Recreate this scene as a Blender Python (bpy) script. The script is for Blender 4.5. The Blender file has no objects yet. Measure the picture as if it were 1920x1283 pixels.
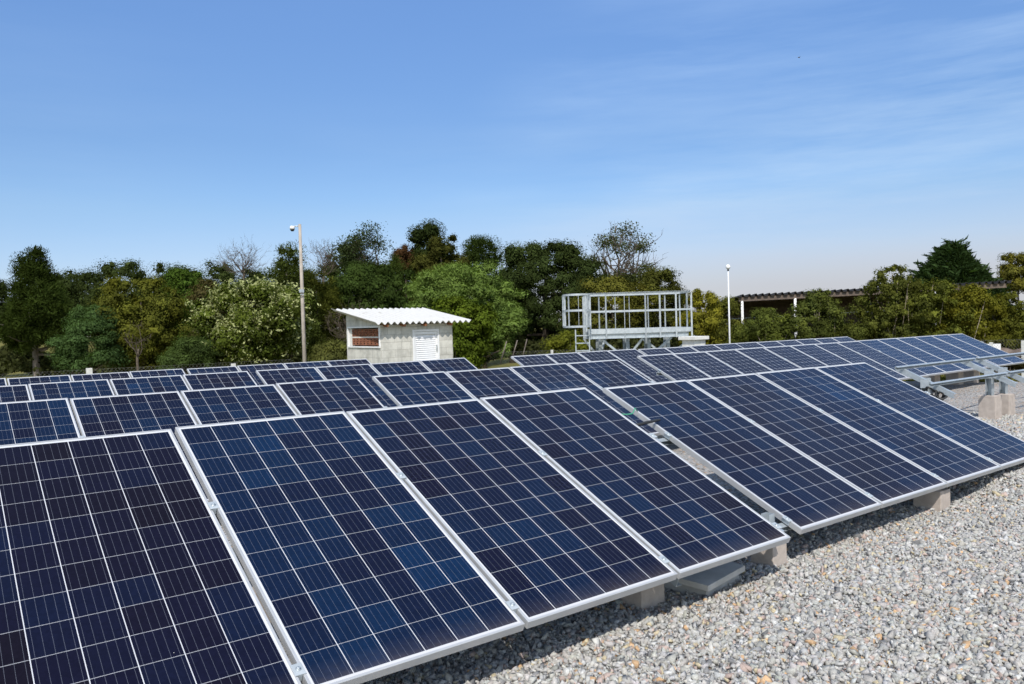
import bpy, bmesh, math, random
import numpy as np
from mathutils import Vector, Matrix

rng = np.random.default_rng(7)
random.seed(7)
scn = bpy.context.scene
COL = scn.collection
R_ = math.radians

# ------------------------------------------------------------------ camera
CAM = np.array([-0.108, -2.743, 1.608])
CR = np.array([[0.7953, -0.6056, -0.0289], [0.0370, 0.0009, 0.9993], [0.6051, 0.7958, -0.0239]])
u0 = CR[2] / np.linalg.norm(CR[2]); r0 = CR[0] - u0 * (CR[0] @ u0); r0 /= np.linalg.norm(r0)
CR = np.array([r0, np.cross(r0, u0), u0])
FPX = 1480.5
TILT = R_(24.65)
CT, ST = math.cos(TILT), math.sin(TILT)

def at(u, v, D):
    """world point seen at photo pixel (u, v), D metres in front of the camera"""
    d = CR.T @ np.array([(u - 960) / FPX, (641.5 - v) / FPX, 1.0])
    return CAM + D * d

def proj(P):
    c = (np.asarray(P, float) - CAM) @ CR.T
    return 960 + FPX * c[..., 0] / c[..., 2], 641.5 - FPX * c[..., 1] / c[..., 2], c[..., 2]

cam_d = bpy.data.cameras.new('camera')
cam = bpy.data.objects.new('camera', cam_d); COL.objects.link(cam)
cam_d.sensor_width = 36.0; cam_d.lens = FPX / 1920 * 36
cam_d.clip_start = 0.05; cam_d.clip_end = 3000
M = Matrix(((CR[0][0], CR[1][0], -CR[2][0], CAM[0]), (CR[0][1], CR[1][1], -CR[2][1], CAM[1]),
            (CR[0][2], CR[1][2], -CR[2][2], CAM[2]), (0, 0, 0, 1)))
cam.matrix_world = M
scn.camera = cam
cam_d.dof.use_dof = True; cam_d.dof.focus_distance = 5.5; cam_d.dof.aperture_fstop = 6.3

# ------------------------------------------------------------------ node helpers
def new_mat(name):
    m = bpy.data.materials.new(name); m.use_nodes = True
    nt = m.node_tree
    return m, nt, nt.nodes['Principled BSDF']

def nd(nt, t, **kw):
    n = nt.nodes.new(t)
    for k, v in kw.items(): setattr(n, k, v)
    return n

def mth(nt, op, a, b=None, c=None, clamp=False):
    n = nt.nodes.new('ShaderNodeMath'); n.operation = op; n.use_clamp = clamp
    for i, x in enumerate((a, b, c)):
        if x is None: continue
        if isinstance(x, (int, float)): n.inputs[i].default_value = x
        else: nt.links.new(x, n.inputs[i])
    return n.outputs[0]

def mixc(nt, fac, a, b, blend='MIX'):
    n = nt.nodes.new('ShaderNodeMix'); n.data_type = 'RGBA'; n.blend_type = blend
    for sock, x in ((n.inputs['Factor'], fac), (n.inputs[6], a), (n.inputs[7], b)):
        if isinstance(x, (int, float)): sock.default_value = x
        elif isinstance(x, tuple): sock.default_value = (*x[:3], 1)
        else: nt.links.new(x, sock)
    return n.outputs[2]

def ramp(nt, fac, stops):
    n = nt.nodes.new('ShaderNodeValToRGB')
    e = n.color_ramp.elements
    while len(e) < len(stops): e.new(0.5)
    for i, (p, c) in enumerate(stops):
        e[i].position = p; e[i].color = (*c, 1)
    nt.links.new(fac, n.inputs[0])
    return n.outputs[0]

def noise(nt, vec, scale, detail=3, rough=.55):
    n = nt.nodes.new('ShaderNodeTexNoise'); n.inputs['Scale'].default_value = scale
    n.inputs['Detail'].default_value = detail; n.inputs['Roughness'].default_value = rough
    if vec is not None: nt.links.new(vec, n.inputs['Vector'])
    return n.outputs['Fac']

def bump(nt, bs, h, strength, dist):
    n = nt.nodes.new('ShaderNodeBump'); n.inputs['Strength'].default_value = strength
    n.inputs['Distance'].default_value = dist
    nt.links.new(h, n.inputs['Height']); nt.links.new(n.outputs[0], bs.inputs['Normal'])

def objco(nt): return nd(nt, 'ShaderNodeTexCoord').outputs['Object']

def simple(name, c1, c2, scale=6, rough=.6, metal=0., bmp=0., bdist=.005, spec=.5, detail=4):
    m, nt, b = new_mat(name)
    f = noise(nt, objco(nt), scale, detail)
    c = ramp(nt, f, [(.3, c1), (.7, c2)])
    nt.links.new(c, b.inputs['Base Color'])
    b.inputs['Roughness'].default_value = rough; b.inputs['Metallic'].default_value = metal
    b.inputs['Specular IOR Level'].default_value = spec
    if bmp: bump(nt, b, noise(nt, objco(nt), scale * 6, 5), bmp, bdist)
    return m

MAT = {}
MAT['alu'] = simple('aluminium_frame', (.44, .45, .46), (.53, .535, .54), 5, .42, .35, spec=.5)
MAT['galv'] = simple('galvanised_steel', (.34, .385, .41), (.50, .545, .57), 14, .42, .45)
MAT['galv_white'] = simple('galvanised_pale', (.36, .40, .42), (.50, .54, .56), 10, .45, .25)
MAT['concrete_tan'] = simple('tan_concrete', (.36, .31, .27), (.47, .41, .36), 14, .9, 0, .35, .004, .2)
MAT['concrete'] = simple('grey_concrete', (.33, .32, .30), (.46, .45, .42), 9, .9, 0, .35, .004, .2)
MAT['white_paint'] = simple('white_paint', (.74, .74, .73), (.82, .82, .82), 4, .45)
MAT['white_concrete'] = simple('pale_painted_concrete', (.55, .54, .50), (.70, .69, .65), 9, .85, 0, .3, .004, .2)
MAT['rust_wood'] = simple('reddish_timber', (.20, .07, .03), (.33, .13, .05), 10, .8)
MAT['wire'] = simple('weathered_wire', (.13, .13, .125), (.24, .24, .23), 9, .6)
MAT['pole'] = simple('weathered_pole', (.29, .255, .215), (.42, .375, .32), 6, .9, 0, .3, .004, .2)
MAT['black'] = simple('black_plastic', (.012, .012, .013), (.03, .03, .03), 8, .5)
MAT['green_wire'] = simple('green_wire', (.05, .28, .16), (.07, .34, .2), 8, .5)
MAT['yellow_wire'] = simple('yellow_green_wire', (.35, .36, .12), (.42, .42, .15), 8, .5)
MAT['bark'] = simple('bark', (.07, .055, .04), (.16, .13, .10), 8, .95, 0, .6, .02, .1)
MAT['bark_pale'] = simple('pale_bark', (.22, .18, .12), (.36, .31, .23), 7, .95, 0, .5, .02, .1)
MAT['bark_grey'] = simple('grey_bark', (.12, .10, .085), (.22, .19, .16), 7, .95, 0, .5, .02, .1)
MAT['dark_roof'] = simple('dark_sheet_roof', (.022, .019, .017), (.045, .039, .035), 3, .8)
MAT['dark_wood'] = simple('dark_rafter', (.085, .062, .05), (.15, .115, .09), 6, .85)
MAT['earth'] = simple('brown_earth', (.13, .10, .085), (.22, .175, .15), 5, .95, 0, .6, .02, .1)

def mat_roof():
    m, nt, b = new_mat('white_fibre_cement')
    co = objco(nt)
    f = noise(nt, co, 2.2, 6, .65)
    c = ramp(nt, f, [(.28, (.42, .41, .38)), (.42, (.51, .505, .485)), (.8, (.555, .55, .53))])
    nt.links.new(c, b.inputs['Base Color']); b.inputs['Roughness'].default_value = .85
    b.inputs['Specular IOR Level'].default_value = .2
    return m
MAT['roof_white'] = mat_roof()

def mat_blockwall():
    """concrete-block masonry: courses laid in object space, x or y along the wall"""
    m, nt, b = new_mat('concrete_block_masonry')
    co = objco(nt)
    sp = nd(nt, 'ShaderNodeSeparateXYZ'); nt.links.new(co, sp.inputs[0])
    xy = mth(nt, 'ADD', sp.outputs[0], sp.outputs[1])
    cb = nd(nt, 'ShaderNodeCombineXYZ'); nt.links.new(xy, cb.inputs[0]); nt.links.new(sp.outputs[2], cb.inputs[1])
    br = nd(nt, 'ShaderNodeTexBrick'); nt.links.new(cb.outputs[0], br.inputs[0])
    br.inputs['Scale'].default_value = 1.0; br.inputs['Brick Width'].default_value = .41
    br.inputs['Row Height'].default_value = .205; br.inputs['Mortar Size'].default_value = .0055
    br.inputs['Mortar Smooth'].default_value = .3; br.inputs['Bias'].default_value = 0
    br.inputs['Color1'].default_value = (.63, .615, .55, 1); br.inputs['Color2'].default_value = (.54, .525, .47, 1)
    br.inputs['Mortar'].default_value = (.40, .38, .335, 1)
    f = noise(nt, co, 3.0, 6, .7)
    c = mixc(nt, .85, br.outputs['Color'], ramp(nt, f, [(.28, (.55, .55, .53)), (.55, (1, 1, 1)), (.8, (1.1, 1.1, 1.08))]), 'MULTIPLY')
    # rain streaks: narrow vertical stains with a shape of their own
    mp = nd(nt, 'ShaderNodeMapping'); nt.links.new(co, mp.inputs[0]); mp.inputs['Scale'].default_value = (4.5, 4.5, .45)
    s = noise(nt, mp.outputs[0], 1.6, 4, .6)
    c = mixc(nt, mth(nt, 'MULTIPLY', ramp(nt, s, [(.52, (0, 0, 0)), (.70, (1, 1, 1))]), .42), c, (.20, .195, .18))
    nt.links.new(c, b.inputs['Base Color']); b.inputs['Roughness'].default_value = .95
    b.inputs['Specular IOR Level'].default_value = .15
    h = mth(nt, 'ADD', mth(nt, 'MULTIPLY', br.outputs['Fac'], -1.0), mth(nt, 'MULTIPLY', noise(nt, co, 60, 4), .4))
    bump(nt, b, h, .5, .006)
    return m
MAT['block'] = mat_blockwall()
MAT['terracotta'] = simple('terracotta_block', (.19, .072, .038), (.29, .115, .060), 7, .9)

def mat_cells(name, w, l, nx, ny, mono):
    """6 x n solar cells under glass, drawn in the sheet's own object space"""
    m, nt, b = new_mat(name)
    pitch = (w - .040) / nx
    mx = (w - nx * pitch) / 2
    py = (l - .050) / ny
    my = .025
    sp = nd(nt, 'ShaderNodeSeparateXYZ'); nt.links.new(objco(nt), sp.inputs[0])
    u = mth(nt, 'DIVIDE', mth(nt, 'SUBTRACT', sp.outputs[0], mx), pitch)
    v = mth(nt, 'DIVIDE', mth(nt, 'SUBTRACT', sp.outputs[1], my), py)
    cu, cv = mth(nt, 'FLOOR', u), mth(nt, 'FLOOR', v)
    fu, fv = mth(nt, 'SUBTRACT', u, cu), mth(nt, 'SUBTRACT', v, cv)
    au = mth(nt, 'ABSOLUTE', mth(nt, 'SUBTRACT', fu, .5)); av = mth(nt, 'ABSOLUTE', mth(nt, 'SUBTRACT', fv, .5))
    gu, gv = (.0011 / pitch, .0017 / py) if w < .9 and not mono else (.0017 / pitch, .0011 / py) if not mono else (.0014 / pitch, .0012 / py)
    lu = mth(nt, 'GREATER_THAN', au, .5 - gu); lv = mth(nt, 'GREATER_THAN', av, .5 - gv)
    out = mth(nt, 'MAXIMUM', mth(nt, 'GREATER_THAN', mth(nt, 'ABSOLUTE', mth(nt, 'SUBTRACT', u, nx / 2)), nx / 2),
              mth(nt, 'GREATER_THAN', mth(nt, 'ABSOLUTE', mth(nt, 'SUBTRACT', v, ny / 2)), ny / 2))
    white = mth(nt, 'MAXIMUM', mth(nt, 'MAXIMUM', lu, lv), out)
    if mono:
        white = mth(nt, 'MAXIMUM', white, mth(nt, 'GREATER_THAN', mth(nt, 'ADD', au, av), .915))
    nb = 5 if not mono else 2
    bb = mth(nt, 'ABSOLUTE', mth(nt, 'SUBTRACT', mth(nt, 'FRACT', mth(nt, 'MULTIPLY', fu, float(nb))), .5))
    bus = mth(nt, 'LESS_THAN', bb, .0006 * nb / pitch)
    oi = nd(nt, 'ShaderNodeObjectInfo')
    cb = nd(nt, 'ShaderNodeCombineXYZ'); nt.links.new(cu, cb.inputs[0]); nt.links.new(cv, cb.inputs[1])
    nt.links.new(mth(nt, 'MULTIPLY', oi.outputs['Random'], 937.0), cb.inputs[2])
    wn = nd(nt, 'ShaderNodeTexWhiteNoise'); wn.noise_dimensions = '3D'; nt.links.new(cb.outputs[0], wn.inputs['Vector'])
    # neighbouring cells drift together, every cell differs a little
    cb2 = nd(nt, 'ShaderNodeCombineXYZ'); nt.links.new(mth(nt, 'MULTIPLY', cu, .45), cb2.inputs[0])
    nt.links.new(mth(nt, 'MULTIPLY', cv, .22), cb2.inputs[1]); nt.links.new(mth(nt, 'MULTIPLY', oi.outputs['Random'], 91.0), cb2.inputs[2])
    drift = noise(nt, cb2.outputs[0], 1.0, 1)
    tint = nd(nt, 'ShaderNodeAttribute'); tint.attribute_type = 'OBJECT'; tint.attribute_name = 'cell_tint'
    sv = .4 if w < .9 else 1.0
    k = mth(nt, 'ADD', mth(nt, 'MULTIPLY', mth(nt, 'SUBTRACT', wn.outputs['Value'], .5), .22 * sv), mth(nt, 'MULTIPLY', mth(nt, 'SUBTRACT', drift, .5), .85 * sv))
    k = mth(nt, 'ADD', k, tint.outputs['Fac'], clamp=True)
    if mono:
        cell = ramp(nt, k, [(0, (.006, .006, .010)), (.5, (.009, .011, .024)), (1, (.010, .018, .050))])
    else:
        cell = ramp(nt, k, [(.08, (.0062, .0050, .0105)), (.28, (.0055, .0056, .0165)), (.50, (.0045, .0088, .0270)), (.74, (.0040, .0150, .0440)), (1, (.0045, .028, .088))])
    vo = nd(nt, 'ShaderNodeTexVoronoi'); vo.inputs['Scale'].default_value = 70; nt.links.new(objco(nt), vo.inputs['Vector'])
    flake = nd(nt, 'ShaderNodeSeparateColor'); nt.links.new(vo.outputs['Color'], flake.inputs[0])
    if not mono:
        cell = mixc(nt, .28, cell, ramp(nt, flake.outputs[0], [(0, (.6, .6, .62)), (1, (1.35, 1.35, 1.4))]), 'MULTIPLY')
    c = mixc(nt, mth(nt, 'MULTIPLY', bus, .28), cell, (.30, .33, .40))
    line = mixc(nt, mth(nt, 'MAXIMUM', lu, out), (.36, .37, .39), (.54, .55, .57))
    c = mixc(nt, white, c, line)
    # a film of dust, thicker along the bottom edge where rain leaves it
    dn = noise(nt, objco(nt), 9, 5, .6)
    edge = ramp(nt, sp.outputs[1], [(0, (1, 1, 1)), (.055, (.25, .25, .25)), (.13, (0, 0, 0))])
    dfac = mth(nt, 'ADD', mth(nt, 'MULTIPLY', mth(nt, 'MULTIPLY', edge, dn), .34), mth(nt, 'MULTIPLY', dn, .004))
    sn = nd(nt, 'ShaderNodeTexVoronoi'); sn.inputs['Scale'].default_value = 3.1; nt.links.new(objco(nt), sn.inputs['Vector'])
    c = mixc(nt, dfac, c, (.30, .24, .19))
    c = mixc(nt, mth(nt, 'LESS_THAN', sn.outputs['Distance'], .009), c, (.55, .54, .5))
    nt.links.new(c, b.inputs['Base Color'])
    b.inputs['Roughness'].default_value = .09
    b.inputs['IOR'].default_value = 1.36
    b.inputs['Specular IOR Level'].default_value = .15
    return m
MAT['poly'] = mat_cells('polycrystalline_cells', .992, 1.956, 6, 12, False)
MAT['mono'] = mat_cells('monocrystalline_cells', .775, 1.54, 6, 12, True)
MAT['poly_small'] = mat_cells('small_polycrystalline_cells', .775, 1.54, 6, 12, False)

def mat_leaf():
    m, nt, b = new_mat('leaves')
    nt.nodes.remove(b)
    at_ = nd(nt, 'ShaderNodeAttribute'); at_.attribute_name = 'tint'
    d = nd(nt, 'ShaderNodeBsdfDiffuse'); t = nd(nt, 'ShaderNodeBsdfTranslucent')
    nt.links.new(at_.outputs['Color'], d.inputs['Color'])
    tc = mixc(nt, 1.0, at_.outputs['Color'], (1.1, 1.2, .5), 'MULTIPLY'); nt.links.new(tc, t.inputs['Color'])
    m1 = nd(nt, 'ShaderNodeMixShader'); m1.inputs[0].default_value = .27
    nt.links.new(d.outputs[0], m1.inputs[1]); nt.links.new(t.outputs[0], m1.inputs[2])
    nt.links.new(m1.outputs[0], nt.nodes['Material Output'].inputs[0])
    return m
MAT['leaf'] = mat_leaf()

def mat_stone():
    m, nt, b = new_mat('crushed_stone')
    a = nd(nt, 'ShaderNodeAttribute'); a.attribute_name = 'tint'
    co = objco(nt)
    f = noise(nt, co, 160, 3, .7)
    c = mixc(nt, .8, a.outputs['Color'], ramp(nt, f, [(.3, (.62, .62, .63)), (.7, (1.22, 1.22, 1.2))]), 'MULTIPLY')
    nt.links.new(c, b.inputs['Base Color']); b.inputs['Roughness'].default_value = .85
    b.inputs['Specular IOR Level'].default_value = .25
    return m
MAT['stone'] = mat_stone()

def mat_gravel_far():
    m, nt, b = new_mat('gravel_bed')
    co = objco(nt)
    v = nd(nt, 'ShaderNodeTexVoronoi'); v.inputs['Scale'].default_value = 38; nt.links.new(co, v.inputs['Vector'])
    s = nd(nt, 'ShaderNodeSeparateColor'); nt.links.new(v.outputs['Color'], s.inputs[0])
    c = ramp(nt, s.outputs[0], [(0, (.15, .15, .15)), (.12, (.33, .325, .31)), (.45, (.43, .42, .40)), (.8, (.51, .50, .475)), (.93, (.55, .42, .34)), (.985, (.50, .30, .14))])
    gap = ramp(nt, v.outputs['Distance'], [(.35, (1, 1, 1)), (.75, (.52, .51, .50))])  # shade between the stones, painted into the bed colour
    c = mixc(nt, 1.0, c, gap, 'MULTIPLY')
    big = noise(nt, co, .9, 4)
    c = mixc(nt, .5, c, ramp(nt, big, [(.3, (.86, .86, .86)), (.7, (1.12, 1.1, 1.07))]), 'MULTIPLY')
    nt.links.new(c, b.inputs['Base Color']); b.inputs['Roughness'].default_value = .95
    b.inputs['Specular IOR Level'].default_value = .1
    bump(nt, b, mth(nt, 'MULTIPLY', v.outputs['Distance'], -1.0), 1.0, .02)
    return m
MAT['gravel'] = mat_gravel_far()

def mat_ground():
    m, nt, b = new_mat('rough_grass_ground')
    co = objco(nt)
    f = noise(nt, co, .5, 6, .65); f2 = noise(nt, co, 14, 4, .7)
    c = ramp(nt, f, [(.3, (.10, .105, .03)), (.5, (.17, .155, .045)), (.72, (.22, .18, .075))])
    c = mixc(nt, .8, c, ramp(nt, f2, [(.3, (.55, .58, .5)), (.7, (1.25, 1.2, 1.1))]), 'MULTIPLY')
    nt.links.new(c, b.inputs['Base Color']); b.inputs['Roughness'].default_value = 1.0
    b.inputs['Specular IOR Level'].default_value = .05
    bump(nt, b, f2, .8, .05)
    return m
MAT['ground'] = mat_ground()

# ------------------------------------------------------------------ object helpers
def link(o, parent=None):
    COL.objects.link(o)
    if parent is not None: o.parent = parent
    return o

def tag(o, label=None, cat=None, group=None, kind=None):
    if label: o['label'] = label
    if cat: o['category'] = cat
    if group: o['group'] = group
    if kind: o['kind'] = kind
    return o

def empty(name, loc=(0, 0, 0), rot=(0, 0, 0)):
    o = bpy.data.objects.new(name, None); o.location = loc; o.rotation_euler = rot
    o.empty_display_size = .2
    return link(o)

def mesh_np(name, verts, faces_flat, per, mat, tint=None, smooth=False):
    me = bpy.data.meshes.new(name)
    verts = np.ascontiguousarray(verts, np.float32); faces_flat = np.ascontiguousarray(faces_flat, np.int32)
    nf = len(faces_flat) // per
    me.vertices.add(len(verts)); me.vertices.foreach_set('co', verts.ravel())
    me.loops.add(len(faces_flat)); me.loops.foreach_set('vertex_index', faces_flat)
    me.polygons.add(nf); me.polygons.foreach_set('loop_start', np.arange(0, nf * per, per, dtype=np.int32))
    if smooth: me.polygons.foreach_set('use_smooth', np.ones(nf, bool))
    if tint is not None:
        a = me.attributes.new('tint', 'FLOAT_COLOR', 'POINT')
        t = np.ones((len(verts), 4), np.float32); t[:, :3] = tint
        a.data.foreach_set('color', t.ravel())
    me.update(calc_edges=True)
    me.materials.append(MAT[mat])
    return me

class MB:
    """collects boxes, tubes and plates into ONE mesh"""
    def __init__(s): s.v = []; s.f = []; s.sm = []
    def add(s, vs, fs, smooth=False):
        b = len(s.v); s.v += [tuple(x) for x in vs]; s.f += [tuple(b + i for i in f) for f in fs]; s.sm += [smooth] * len(fs)
        return s
    def box(s, lo, hi, M=None):
        x0, y0, z0 = lo; x1, y1, z1 = hi
        vs = [Vector(c) for c in ((x0, y0, z0), (x1, y0, z0), (x1, y1, z0), (x0, y1, z0), (x0, y0, z1), (x1, y0, z1), (x1, y1, z1), (x0, y1, z1))]
        if M is not None: vs = [M @ v for v in vs]
        return s.add(vs, [(0, 3, 2, 1), (4, 5, 6, 7), (0, 1, 5, 4), (1, 2, 6, 5), (2, 3, 7, 6), (3, 0, 4, 7)])
    def bar(s, a, b, w, h, up=(0, 0, 1)):
        a, b = Vector(a), Vector(b); d = (b - a); L = d.length; d.normalize()
        x = d.cross(Vector(up))
        if x.length < 1e-4: x = d.cross(Vector((1, 0, 0)))
        x.normalize(); z = x.cross(d)
        M = Matrix((x, d, z)).transposed().to_4x4(); M.translation = a
        return s.box((-w / 2, 0, -h / 2), (w / 2, L, h / 2), M)
    def cbar(s, a, b, w, h, t=.004, up=(0, 0, 1), flip=1):
        """open C-channel: web on one side, two flanges"""
        a, b = Vector(a), Vector(b); d = (b - a); L = d.length; d.normalize()
        x = d.cross(Vector(up)); 
        if x.length < 1e-4: x = d.cross(Vector((1, 0, 0)))
        x.normalize(); z = x.cross(d); x = x * flip
        if flip < 0: d2 = d
        prof = [(-w / 2, -h / 2), (w / 2, -h / 2), (w / 2, -h / 2 + t), (-w / 2 + t, -h / 2 + t), (-w / 2 + t, h / 2 - t), (w / 2, h / 2 - t), (w / 2, h / 2), (-w / 2, h / 2)]
        n = len(prof); vs = [a + x * p + z * q for p, q in prof] + [b + x * p + z * q for p, q in prof]
        fs = [(i, (i + 1) % n, n + (i + 1) % n, n + i) for i in range(n)]
        fs += [(0, 1, 2, 3), (0, 3, 4, 7), (4, 5, 6, 7), (n + 3, n + 2, n + 1, n), (n + 7, n + 4, n + 3, n), (n + 7, n + 6, n + 5, n + 4)]
        return s.add(vs, fs)
    def tube(s, pts, rad, n=8, cap=True):
        pts = [Vector(p) for p in pts]
        if not isinstance(rad, (list, tuple)): rad = [rad] * len(pts)
        rings = []
        x = None
        for i, p in enumerate(pts):
            d = (pts[min(i + 1, len(pts) - 1)] - pts[max(i - 1, 0)]).normalized()
            if x is None or abs(x.dot(d)) > .95:
                x = d.cross(Vector((0, 0, 1)))
                if x.length < 1e-3: x = d.cross(Vector((1, 0, 0)))
            x = (x - d * x.dot(d)).normalized(); y = d.cross(x)
            rings.append([p + (x * math.cos(2 * math.pi * k / n) + y * math.sin(2 * math.pi * k / n)) * rad[i] for k in range(n)])
        vs = [v for r in rings for v in r]; fs = []
        for i in range(len(pts) - 1):
            for k in range(n):
                fs.append((i * n + k, i * n + (k + 1) % n, (i + 1) * n + (k + 1) % n, (i + 1) * n + k))
        s.add(vs, fs, True)
        if cap:
            b = len(s.v) - len(vs)
            s.f += [tuple(b + k for k in range(n - 1, -1, -1)), tuple(b + (len(pts) - 1) * n + k for k in range(n))]; s.sm += [False, False]
        return s
    def lathe(s, prof, n=16, M=None):
        vs = []; fs = []
        for r, z in prof:
            for k in range(n):
                v = Vector((r * math.cos(2 * math.pi * k / n), r * math.sin(2 * math.pi * k / n), z))
                vs.append(M @ v if M is not None else v)
        for i in range(len(prof) - 1):
            for k in range(n):
                fs.append((i * n + k, i * n + (k + 1) % n, (i + 1) * n + (k + 1) % n, (i + 1) * n + k))
        return s.add(vs, fs, True)
    def mesh(s, name, mat, bevel=0.):
        me = bpy.data.meshes.new(name); me.from_pydata(s.v, [], s.f)
        me.polygons.foreach_set('use_smooth', s.sm)
        if bevel:
            bm = bmesh.new(); bm.from_mesh(me)
            bmesh.ops.bevel(bm, geom=[e for e in bm.edges if e.is_manifold and e.calc_face_angle(0) > .6], offset=bevel, segments=2, profile=.6, affect='EDGES')
            bm.to_mesh(me); bm.free()
        me.materials.append(MAT[mat]); me.update()
        return me
    def obj(s, name, mat, parent=None, bevel=0.):
        return link(bpy.data.objects.new(name, s.mesh(name, mat, bevel)), parent)

# ------------------------------------------------------------------ terrain
def sm(a, b, x):
    t = np.clip((x - a) / (b - a), 0, 1); return t * t * (3 - 2 * t)

def gz(x, y):
    x = np.asarray(x, float); y = np.asarray(y, float)
    bx = sm(8.0, 10.5, x)
    A = -.0165 * np.clip(y, 0, 13) - .40 * sm(13, 17, y)
    B = -.60 * sm(8.5, 15, y)
    z = A * (1 - bx) + B * bx
    z = z - .50 * sm(18.6, 26, x) * (1 - .8 * sm(8.5, 15, y)) - .25 * sm(20, 34, y)
    z = z + .125 * sm(6.95, 7.6, x) * (1 - sm(8.5, 9.3, x)) * np.exp(-((y - .25) / .7) ** 2)
    z = z + .008 * np.sin(x * 2.3 + y * 1.1) * np.sin(y * 2.9 - x * .7) + .012 * np.sin(x * .9 + 1.3) * np.sin(y * .8)
    z = z + .010 * np.sin(x * 4.7 + 1.9 * np.sin(y * 2.7)) * np.sin(y * 5.9 + 1.3 * np.sin(x * 3.1))
    return z

def gzf(x, y): return float(gz(x, y))

def grid_sheet(name, xs, ys, dz, mat, keep=None, kind='structure'):
    X, Y = np.meshgrid(xs, ys); Z = gz(X, Y) + dz
    far = np.hypot(X, Y) > 120
    V = np.stack([X, Y, Z], -1).reshape(-1, 3)
    nx, ny = len(xs), len(ys)
    i, j = np.meshgrid(np.arange(nx - 1), np.arange(ny - 1))
    a = (j * nx + i).ravel(); F = np.stack([a, a + 1, a + nx + 1, a + nx], -1)
    if keep is not None:
        cx = V[F].mean(1); F = F[keep(cx[:, 0], cx[:, 1])]
    me = mesh_np(name, V, F.ravel(), 4, mat, smooth=True)
    return tag(link(bpy.data.objects.new(name, me)), kind=kind)

def spread(a, b, fine, lo, hi, n=14):
    L = a - (np.geomspace(1, 1 + (a - lo), n)[1:] - 1)[::-1]; H = b + np.geomspace(1, 1 + (hi - b), n)[1:] - 1
    return np.concatenate([L, np.arange(a, b + fine / 2, fine), H])
grid_sheet('ground', spread(-14, 44, .7, -1500, 1500), spread(-6, 48, .7, -1500, 1500), -.03, 'ground')
GRAV = lambda x, y: (x + .62 * y < 21.9) & (y < 13.2 - .25 * np.maximum(x - 9, 0)) & (x > -12)
grid_sheet('gravel_bed', np.arange(-12, 26, .16), np.arange(-8, 13.4, .16), .0, 'gravel', GRAV)

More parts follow.
